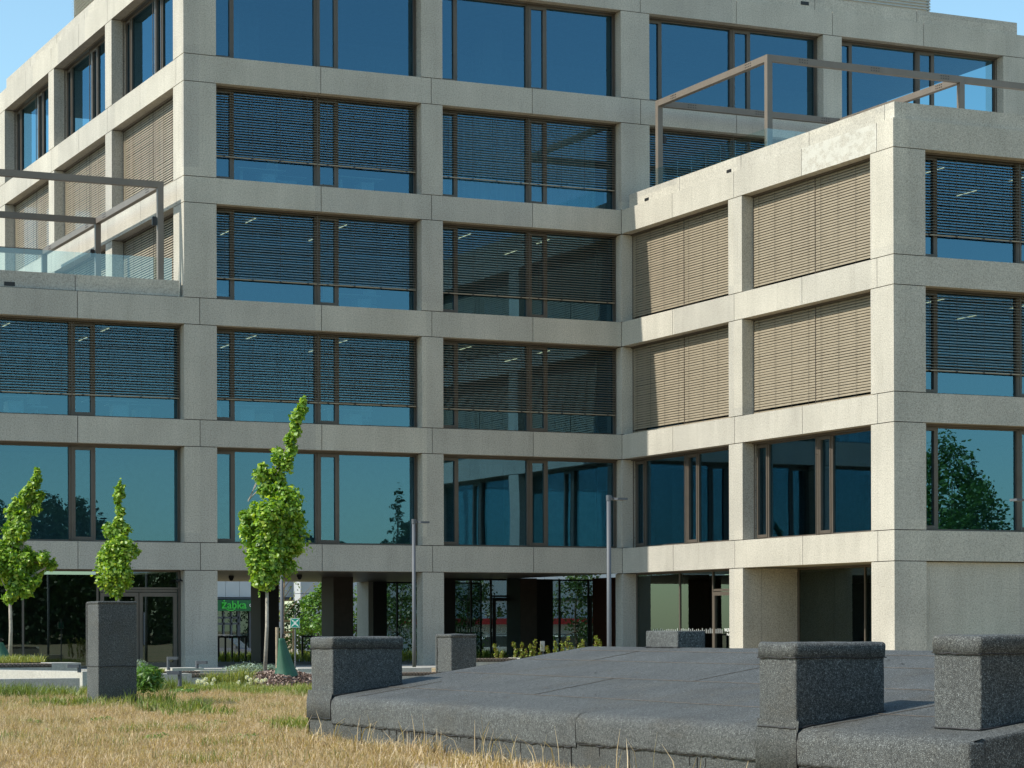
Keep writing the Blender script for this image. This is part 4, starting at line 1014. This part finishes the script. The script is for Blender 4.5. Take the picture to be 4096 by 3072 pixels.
def path_light(u, vt, vb, D, side, label):
    a = at(u, vt, D); b_ = at(u, vb, D); z0 = min(b_.z, 0) if b_.z < .05 else b_.z
    t = thing('path_light', (a.x, a.y, z0), label, 'path light', 'grey hooked path lights')
    q = MB(); q.tube([(a.x, a.y, z0), (a.x, a.y, a.z)], .036, 14); q.build('post', M['steel_grey'], t)
    q = MB(); e = Vector((a.x, a.y, a.z - .035)) + LAT * side * .21
    p0 = Vector((a.x, a.y, a.z - .035)); hw = .035
    n_ = Vector((-LAT.y, LAT.x, 0)) * .06
    q.prism([((p0 - n_).x, (p0 - n_).y), ((e - n_).x, (e - n_).y), ((e + n_ * .2 + LAT * side * .02).x, (e + n_ * .2 + LAT * side * .02).y), ((e + n_).x, (e + n_).y), ((p0 + n_).x, (p0 + n_).y)], a.z - .065, a.z - .001); q.build('lamp_head', M['steel_grey'], t)
path_light(673, 2627, 2680, 55, 1, 'grey path light before the glazed door frame')
path_light(788, 2644, 2674, 52, 1, 'grey path light in front of the broad corner column')
path_light(719, 2683, 2745, 42, -1, 'nearest path light, its head pointing left, before the grey bench wall')
path_light(317, 2657, 2690, 45, -1, 'path light half hidden by the tall dark shaft')
def street_lamp(x, y, zt, label, side=1):
    t = thing('street_lamp', (x, y, 0), label, 'street lamp', 'slim grey lamp posts')
    q = MB(); q.tube([(x, y, 0), (x, y, .9), (x, y, zt)], [.052, .050, .048], 18); q.build('post', M['steel_grey'], t, smooth=True)
    q = MB(); q.tube([(x, y, zt - .10), (x, y, zt + .02)], .058, 16); q.build('collar', M['steel_grey'], t)
    q = MB(); q.tube([(x + side * .05, y, zt - .02), (x + side * .13, y, zt - .045)], .018, 8); q.build('arm', M['steel_grey'], t)
    q = MB(); x0 = x + side * .10; x1 = x + side * .40; q.prism([(x0, y - .06), (x0 + side * .06, y - .12), (x1, y - .13), (x1, y + .13), (x0 + side * .06, y + .12), (x0, y + .06)], zt - .085, zt - .035); q.build('lamp_head', M['steel_grey'], t)
for (u, D, vt, lab) in ((1655, 64.0, 2075, 'slim grey lamp post in front of the pillar left of the sunlit wing'), (2435, 52.7, 1985, 'nearer grey lamp post beside the inner corner of the building'), (1127, 67, 2235, 'grey lamp post rising just behind the tallest sapling')):
    p = at(u, vt, D); street_lamp(p.x, p.y, 4.06, lab)
p = at(4112, 1990, 53); street_lamp(p.x, p.y, p.z, 'lamp post at the right picture edge with its head pointing left', -1)
# the small lamp is seen in front of the passage: keep crown hiding its top
p = Vector((-.629, -11.669, 0)); tS = thing('assembly_sign', p, 'green square assembly point sign on a thin grey post', 'sign')
q = MB(); q.tube([p, p + Vector((0, 0, 1.55))], .020, 10); q.build('post', M['steel_grey'], tS)
ps = at(1181, 2492, 63); zc = ps.z; hs = .124
fx = Vector((LAT.x, LAT.y, 0)); fn = Vector((LAT.y, -LAT.x, 0))
def sign_poly(pts, off, mat, name, th=.002):
    q = MB(); c = Vector((p.x, p.y, zc)) + fn * .03
    front = [c + fx * x + Vector((0, 0, y)) + fn * off for x, y in pts]; q.poly(front); back = [v - fn * th for v in front]; q.poly(back[::-1])
    for i in range(len(pts)): j = (i + 1) % len(pts); q.quad(front[i], front[j], back[j], back[i])
    return q
sign_poly([(-hs, -hs), (hs, -hs), (hs, hs), (-hs, hs)], 0, None, '', .006).build('sign_border', M['white'], tS)
i_ = hs - .009; sign_poly([(-i_, -i_), (i_, -i_), (i_, i_), (-i_, i_)], .003, None, '', .002).build('sign_face', flat('safety_green', (0.0, 0.22, 0.16), .5, 0, 0), tS)
pict = MB()
for sx_ in (-1, 1):
    for sy_ in (-1, 1):
        for pts in ([(.035, .035), (.075, .040), (.062, .049), (.098, .086), (.086, .098), (.049, .062), (.040, .075)],):
            pp = [(x * sx_, y * sy_) for x, y in pts]; pp = pp if sx_ * sy_ > 0 else pp[::-1]; m2 = sign_poly(pp, .005, None, '')
            k = len(pict.v); pict.v += m2.v; pict.f += [tuple(i + k for i in f_) for f_ in m2.f]
for cx in (-.019, .019):
    for pts in ([(cx - .014, -.008), (cx - .010, -.048), (cx + .010, -.048), (cx + .014, -.008), (cx + .014, .022), (cx - .014, .022)], [(cx + .011 * math.cos(a), .036 + .011 * math.sin(a)) for a in np.linspace(0, 5.6, 9)]):
        m2 = sign_poly(pts, .005, None, ''); k = len(pict.v); pict.v += m2.v; pict.f += [tuple(i + k for i in f_) for f_ in m2.f]
pict.build('pictogram', mk, tS)
sign_poly([(-i_, -i_), (i_, -i_), (i_, i_), (-i_, i_)], -.0065, None, '', .002).build('sign_face', bpy.data.materials['safety_green'], tS)
c = at(2170, 2585, 57); t = thing('notice_board', (c.x, c.y, 0), 'small blank grey plate on a thin post among the russet shoots', 'sign')
q = MB(); q.box(c.x - .055, c.x + .055, c.y - .005, c.y + .005, c.z - .12, c.z + .12); q.build('plate', M['pale_concrete'], t)
q = MB(); q.tube([(c.x + .02, c.y + .012, 0), (c.x + .02, c.y + .012, c.z + .13)], .012, 8); q.build('post', M['steel_grey'], t)
# security cameras
def sec_cam(p, label, arm):
    t = thing('security_camera', p, label, 'camera'); q = MB(); q.tube([p, p + Vector(arm)], .018, 8); q.build('arm', M['black_steel'], t)
    e = p + Vector(arm); q = MB(); q.tube([e + Vector((-.10, -.06, -.02)), e + Vector((.06, .03, .03))], [.04, .045], 12); q.build('housing', M['black_steel'], t)
sec_cam(Vector((-.0, .24, 2.66)), 'black security camera on the side of the corner column', (-.13, -.06, 0))
for (u, v, Y_) in ((925, 2336, 7), (1198, 2322, 4.5)):
    r_ = at(u, v, 1) - CAM; k = (Y_ - CAM.y) / r_.y; p_ = CAM + r_ * k; p_.z = 2.985
    t = thing('dome_camera', p_, 'black dome camera under the passage ceiling, ' + ('nearer the shop view' if u < 1000 else 'above the assembly sign'), 'camera')
    q = MB(); q.tube([p_, p_ - Vector((0, 0, .08))], .09, 14); q.build('bracket', M['black_steel'], t)
    q = MB(); q.tube([p_ - Vector((0, 0, .08)), p_ - Vector((0, 0, .14)), p_ - Vector((0, 0, .17))], [.075, .06, .03], 14); q.build('dome', M['black_steel'], t)
# railings in the passage
def railing(x0, x1, y, n, label):
    t = thing('railing', (x0, y, 0), label, 'railing', 'black railings across the passage')
    q = MB(); q.box(x0 - .03, x1 + .03, y - .03, y + .03, .86, .92); q.build('top_rail', M['black_steel'], t)
    for i in range(n):
        x = x0 + (x1 - x0) * i / (n - 1); q = MB(); q.box(x - .035, x + .035, y - .02, y + .02, 0, .86); q.build('post', M['black_steel'], t)
railing(4.9, 6.2, 12.6, 6, 'black railing before the green shop front')
railing(8.5, 10.25, 12.9, 6, 'black railing behind the assembly sign')

# ------------------------------------------------------------------ beyond the passage
def tree(name, x, y, lobes, n, size, mat, label, trunk, group=None, z=None, tr=.18, cat='tree'):
    z = ground_h(x, y) if z is None else z
    t = thing(name, (x, y, z), label, cat, group)
    L_ = [(x + a, y + b_, z + c, r, rz) for (a, b_, c, r, rz) in lobes]
    q = MB(); q.tube([(x, y, z - .2), (x + .1, y, z + trunk * .5), (x, y + .1, z + trunk)], [tr, tr * .8, tr * .6], 10)
    for (a, b_, c, r, rz) in lobes[:7]: q.tube([(x, y, z + trunk * .8), (x + a * .5, y + b_ * .5, z + trunk + (c - trunk) * .6), (x + a * .9, y + b_ * .9, z + c)], [tr * .4, tr * .25, tr * .08], 6)
    q.build('trunk', M['bark'], t, origin=(x, y, z)); leaf_cloud(L_, n, size, mat, t, 'crown', origin=(x, y, z), shell=.6)
    return t
def rand_lobes(h, w, n, lo=.3, cone=False):
    out = []
    if not cone: out = [(0, 0, h * .55, w * .62, h * .30), (w * .1, 0, h * .78, w * .42, h * .16)]
    else: out = [(0, 0, h * (.2 + .16 * j), w * .5 * (1 - .19 * j), h * .14) for j in range(5)]
    for i in range(n):
        f_ = (i + .5) / n; zz = h * (lo + (1 - lo) * f_) * .93; wr = w * (1 - f_) ** .8 if cone else w * math.sin(math.pi * min(1, .18 + f_ * .80)) ** .7
        a = random.uniform(0, 6.28); k = random.uniform(.3, .8) * wr; r = random.uniform(.28, .5) * w * (.5 if cone else 1) * (1 - .35 * f_)
        out.append((math.cos(a) * k, math.sin(a) * k, zz, r, r * random.uniform(.6, .9)))
    return out
BG = 'trees and bushes in the court beyond the passage'
for (u, vb, D, h, w, mat, lab, n_) in ((1270, 2600, 112, 3.6, 1.5, 'foliage_light', 'bright spreading bush beyond the passage beside the dark column', 2600), (1195, 2590, 118, 3.2, 1.6, 'foliage', 'dark bushy tree behind the assembly sign', 2200),
        (1430, 2570, 120, 6.0, 1.6, 'foliage_light', 'slim leafy tree in the narrow gap by the pale inner column', 2200), (1600, 2580, 125, 5.6, 2.6, 'foliage', 'broad leafy tree seen through the passage glass', 2600), (1690, 2580, 130, 4.2, 2.2, 'foliage', 'dark leafy tree seen through glass beside the lamp post', 2200),
        (1870, 2580, 122, 6.2, 1.9, 'foliage', 'leafy tree seen through the dark glazed bay, its left side', 2400), (2300, 2580, 124, 5.6, 2.2, 'foliage', 'leafy tree seen through the glazed bay near the second lamp post', 2400), (2660, 2580, 130, 6, 2.5, 'foliage', 'tree seen through the ground floor corner glass of the wing', 2200)):
    g0 = at(u, vb, D); tree('courtyard_tree', g0.x, g0.y, rand_lobes(h, w, 16, .12), n_, .17, mat, lab, h * .3, BG, tr=.09)
# thin tree with stakes
g0 = at(1135, 2600, 108); x, y = g0.x, g0.y; z = ground_h(x, y)
t = thing('staked_tree', (x, y, z), 'thin sparsely leaved young tree tied to wooden stakes beyond the passage', 'tree')
q = MB(); q.tube([(x, y, z), (x, y, z + 3.0), (x + .2, y, z + 5)], [.05, .04, .015], 8)
lob = []
for i in range(14):
    h = random.uniform(1.9, 4.6); a = random.uniform(-1, 1); e = Vector((x + LAT.x * a * 1.3 + (.4 if a > 0 else 0), y + LAT.y * a, z + h + abs(a) * 1.2)); q.tube([(x, y, z + h * .8), tuple(e)], [.02, .006], 5); lob.append((e.x, e.y, e.z, .22, .25)); lob.append(((e.x + x) / 2, (e.y + y) / 2, e.z - .35, .14, .2))
q.build('trunk', M['timber'], t); leaf_cloud(lob, 420, .10, 'russet_leaf', t, 'crown', origin=(x, y, z), tlo=.3)
q = MB()
for dx in (-.45, .45): q.tube([(x + dx, y, z), (x + dx, y, z + 1.9)], .045, 8)
for zz in (1.15, 1.65): q.box(x - .5, x + .5, y - .03, y + .03, z + zz, z + zz + .08)
q.build('stake_frame', M['timber'], t)

# shop building beyond
PS = at(900, 2500, 155); YS = PS.y; zg = -.95
def bx(u): # x on the shop plane for pixel u
    r_ = at(u, 2500, 1) - CAM; k = (YS - CAM.y) / r_.y; return CAM.x + r_.x * k
def bz(v, u=950):
    r_ = at(u, v, 1) - CAM; k = (YS - CAM.y) / r_.y; return CAM.z + r_.z * k
shop = thing('shop_building', (bx(860), YS, zg), 'pale panelled building beyond the passage with a green shop sign', 'building')
pn = flat('pale_panel', (.50, .53, .56), .5, 0, .04, 1)
q = MB(); xx = bx(500)
while xx < bx(2900): q.box(xx, min(xx + .95, bx(2900)) - .02, YS, YS + 8, bz(2388), bz(2388) + 7); xx += .95
q.build('panel_wall', pn, shop)
q = MB(); q.box(bx(500), bx(2900), YS - .1, YS + 8, bz(2398), bz(2388) - .02); q.build('dark_band', flat('dark_band', (.05, .06, .075), .6), shop)
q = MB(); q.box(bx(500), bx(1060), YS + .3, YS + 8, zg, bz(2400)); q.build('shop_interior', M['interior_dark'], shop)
gr = flat('shop_sign_green', (.012, .13, .045), .5, 0, 0)
q = MB(); q.box(bx(780), bx(1015), YS - .3, YS - .12, bz(2444), bz(2400)); sg = q.build('shop_sign', gr, shop)
gl_ = emis('shop_letter_green', (.04, .42, .05), .06)
ROT = (R(90), 0, 0)
tx = text_mesh('\u017cabka', .62, 'lettering', gl_, None, (0, 0, 0), ROT, .02, True)
wdt = max(v.co.x for v in tx.data.vertices) - min(v.co.x for v in tx.data.vertices); tw = bx(977) - bx(879); tx.scale = (tw / wdt,) * 3
tx.parent = sg; tx.location = (bx(879), YS - .34, bz(2434))
q = MB()
cx_, zc_ = bx(917), bz(2438)
for i in range(10):
    a0 = -2.6 + 2.06 * i / 10; a1 = -2.6 + 2.06 * (i + 1) / 10
    P0 = [(cx_ + .36 * math.cos(a), YS - .33, zc_ + .14 + .24 * math.sin(a)) for a in (a0, a1)]; P1 = [(cx_ + .32 * math.cos(a), YS - .33, zc_ + .15 + .18 * math.sin(a)) for a in (a1, a0)]
    q.poly(P0 + P1)
q.build('smile_mark', gl_, sg)
tc_ = text_mesh('caf\u00e9', .40, 'lettering', mk, None, (0, 0, 0), ROT, .02, True); tc_.parent = sg; tc_.location = (bx(990), YS - .34, bz(2427))
q = MB(); fb = flat('shop_frame', (.07, .08, .10), .5)
for u in (868, 895, 926, 953, 958, 1000, 1010): q.box(bx(u) - .05, bx(u) + .05, YS - .02, YS + .08, zg, bz(2444))
for v in (2470, 2494): q.box(bx(780), bx(957), YS - .02, YS + .07, bz(v) - .07, bz(v) + .05)
sf = q.build('shop_window', fb, shop); q = MB(); q.box(bx(780), bx(1015), YS + .12, YS + .14, zg, bz(2444)); q.build('pane', M['glass_dark'], sf)
q = MB(); q.box(bx(1015), bx(1130), YS - .15, YS + .25, zg, bz(2400)); q.box(bx(1300), bx(2900), YS + .05, YS + .3, zg, bz(2400)); q.build('wall', pn, shop)
# storeys to the right: white block with dark windows
wb = thing('apartment_block', (bx(1160), YS - 2, zg), 'grey white block with dark strip windows behind the courtyard bushes', 'building')
q = MB(); q.box(bx(1160), bx(1345), YS - 2, YS - .6, bz(2374) , bz(2300)); q.box(bx(1160), bx(1215), YS - 2, YS - .6, zg, bz(2376)); q.box(bx(1216), bx(1345), YS - 1.9, YS - .6, zg, bz(2425)); q.build('wall', flat('white_render', (.42, .44, .46), .8, 0, .06, 1), wb)
q = MB(); q.box(bx(1216), bx(1345), YS - 1.2, YS - 1.1, bz(2424), bz(2375)); w_ = q.build('window', M['glass_dark'], wb)
q = MB()
for u in (1222, 1245, 1270, 1300): q.box(bx(u) - .08, bx(u) + .08, YS - 1.5, YS - 1.22, bz(2424), bz(2375))
q.build('mullion', fb, wb)
q = MB(); q.box(bx(1600), bx(2760), YS - 1.2, YS - .2, bz(2500), bz(2475)); q.build('red_canopy', M['red_metal'], wb)
# street and parked cars
q = MB(); q.box(-80, 140, YS - 24, YS - 4, -1.0, -.945); q.build('street', M['asphalt'], kind='structure')
def make_car(paint, label):
    t = thing('parked_car', (0, 0, 0), label, 'car', 'cars parked beyond the passage')
    # side profile along x (front at +x), y half width .9
    def loft(sections, mat, name, smooth=True):
        q = MB(); k = len(sections[0][1])
        for (y, pts) in sections: q.v += [(x_, y, z_) for x_, z_ in pts]
        for s_i in range(len(sections) - 1):
            for i in range(k): j = (i + 1) % k; q.f.append((s_i * k + i, s_i * k + j, (s_i + 1) * k + j, (s_i + 1) * k + i))
        q.f.append(tuple(range(k))); q.f.append(tuple((len(sections) - 1) * k + i for i in range(k))[::-1])
        return q.build(name, mat, t)
    body = [(-2.25, .35), (-2.3, .7), (-2.2, 1.0), (-1.0, 1.05), (.75, 1.02), (1.6, .95), (2.15, .80), (2.3, .55), (2.22, .32), (1.85, .28), (1.75, .52), (1.4, .62), (1.05, .52), (.95, .28), (-1.0, .28), (-1.1, .52), (-1.45, .62), (-1.8, .52), (-1.9, .30)]
    nar = [(x_ * .97, z_ if z_ < .9 else z_ - .02) for x_, z_ in body]
    loft([(-.90, nar), (-.84, body), (.84, body), (.90, nar)], paint, 'body')
    cab = [(-2.1, 1.0), (-1.85, 1.55), (-1.2, 1.66), (-.1, 1.66), (.35, 1.56), (1.05, 1.02)]; cin = [(x_ * .96 - .02, 1.0 + (z_ - 1.0) * .97) for x_, z_ in cab]
    loft([(-.80, [(x_ * .98, z_) for x_, z_ in cab]), (-.66, cab), (.66, cab), (.80, [(x_ * .98, z_) for x_, z_ in cab])], M['glass_car'], 'windows')
    q = MB(); q.prism([(-1.85, -.66), (.2, -.66), (.2, .66), (-1.85, .66)], 1.62, 1.69); q.build('roof', paint, t)
    for s_ in (-1, 1):
        q = MB(); q.tube([(-1.7, s_ * .6, 1.70), (-1.5, s_ * .6, 1.76), (-.1, s_ * .6, 1.76), (.1, s_ * .6, 1.70)], .02, 6); q.build('roof_rail', M['steel_grey'], t)
        for x_ in (-1.45, 1.4):
            q = MB(); q.tube([(x_, s_ * .72, .33), (x_, s_ * .90, .33)], .33, 20); w_ = q.build('wheel', M['black_steel'], t); q = MB(); q.tube([(x_, s_ * .895, .33), (x_, s_ * .91, .33)], .21, 16); q.build('rim', M['louver'], w_)
        q = MB(); q.box(2.12, 2.26, s_ * .55, s_ * .82, .66, .80); q.build('headlight', M['white'], t)
        q = MB(); q.box(.70, .85, s_ * .86, s_ * 1.02, 1.0, 1.14); q.build('mirror', paint, t)
        for x_ in (.32, -.75): q = MB(); q.tube([(x_ + .35, s_ * .78, 1.02), (x_, s_ * .74, 1.6)], .03, 5); q.build('pillar', paint, t)
    q = MB(); q.box(2.24, 2.30, -.5, .5, .48, .72); q.build('grille', M['black_steel'], t)
    q = MB(); a_ = [(2.31, .08 * math.cos(i * .55), .62 + .08 * math.sin(i * .55)) for i in range(12)]; q.tube(a_, .012, 5); q.build('emblem', M['louver'], t)
    return t
M['glass_car'] = flat('car_glass', (.04, .05, .05), .08, 0, 0)
pdark = flat('dark_car_paint', (.07, .075, .095), .25, .4, 0); pwhite = flat('silver_car_paint', (.5, .52, .54), .25, .3, 0)
car = make_car(pdark, 'dark grey car with roof rails parked before the green shop'); g0 = at(930, 2600, 140); car.location = (g0.x - .3, g0.y, -.93); car.rotation_euler.z = R(-38)
for (u, D, rz, lab) in ((1960, 138, 160, 'silver car seen through the glazed bay beside the small felt shaft'), (2290, 136, 20, 'silver car seen through the glass near the second lamp post')):
    c2 = make_car(pwhite, lab) if u == 1960 else copy_tree(c2, label=lab); g0 = at(u, 2600, D); c2.location = (g0.x, g0.y, -.93); c2.rotation_euler.z = R(rz)

# ------------------------------------------------------------------ woodland behind the photographer, mirrored in the glass
WG = 'woodland trees across the street from the building'
def mir(u, D, gy=.98):
    p_ = at(u, 2500, D); return p_.x, gy - p_.y
wood = [(170, 200, 13.6, 4.8, 0), (330, 205, 13.2, 3.6, 0), (20, 196, 11.2, 3.8, 0), (470, 210, 9.8, 2.8, 0), (90, 215, 11.8, 4, 0), (260, 214, 12.2, 4.2, 0), (570, 225, 7.6, 1.2, 1), (640, 222, 7.9, 1.1, 1), (-150, 205, 12, 4, 0),
        (1200, 190, 9.2, 2.0, 0), (1340, 200, 9.0, 2.4, 0), (1600, 180, 12.5, 2.3, 1), (1660, 200, 10.5, 2.4, 0), (1430, 230, 7.9, 1.0, 1), (1480, 228, 7.8, 1.0, 1), (930, 215, 8.6, 2.4, 0), (760, 225, 7.9, 2.6, 0), (1060, 222, 8.4, 2.2, 0), (390, 203, 11.0, 3.4, 0), (530, 214, 8.6, 2.6, 0), (-60, 200, 12.6, 4.4, 0), (1270, 196, 9.4, 2.6, 0), (700, 226, 7.7, 2.2, 0), (880, 218, 8.2, 2.2, 0), (1550, 205, 8.8, 2.4, 0)]
words = ['broad', 'tall round', 'spreading', 'narrow pointed', 'dense', 'loose']
for i, (u, D, h, w, cone) in enumerate(wood):
    x, y = mir(u, D)
    lab = f'dark green {"narrow pointed conifer" if cone else "broad leaved tree"} in the wood mirrored in the windows'
    tree('pointed_conifer' if cone else 'woodland_tree', x, y, rand_lobes(h, w, 20, .12, bool(cone)), 6500 if not cone else 2600, .30 if not cone else .2, 'foliage', lab, h * .3, WG + (' conifers' if cone else ''), z=0, tr=.25)
def mir2(u, D): # glass of the wing front
    p_ = at(u, 2500, D); return p_.x, 2 * (YW + .5) - p_.y
for (u, D, h, w) in ((3800, 140, 13.0, 3.4), (3900, 144, 10.4, 2.9), (3705, 142, 12.2, 3.0), (4000, 150, 7.6, 2.4), (4070, 152, 6.6, 2.4)):
    x, y = mir2(u, D); tree('woodland_tree', x, y, rand_lobes(h, w, 34, .12), 9000, .20, 'foliage_light', 'large dark green broad leaved tree mirrored in the window of the sunlit wing', h * .3, WG + ' wing', z=0, tr=.3)
P = []
for _ in range(130000):
    x = random.uniform(-110, 40); P.append((x, random.uniform(-134, -112), 0))
P = np.array(P); P[:, 2] = rng.random(len(P)) * (7.4 + nz(P, .12, 4) * 2)
o = scatter_quads(P, .14, 'foliage', 'undergrowth', 'stuff', .3, .3, .1, .6)
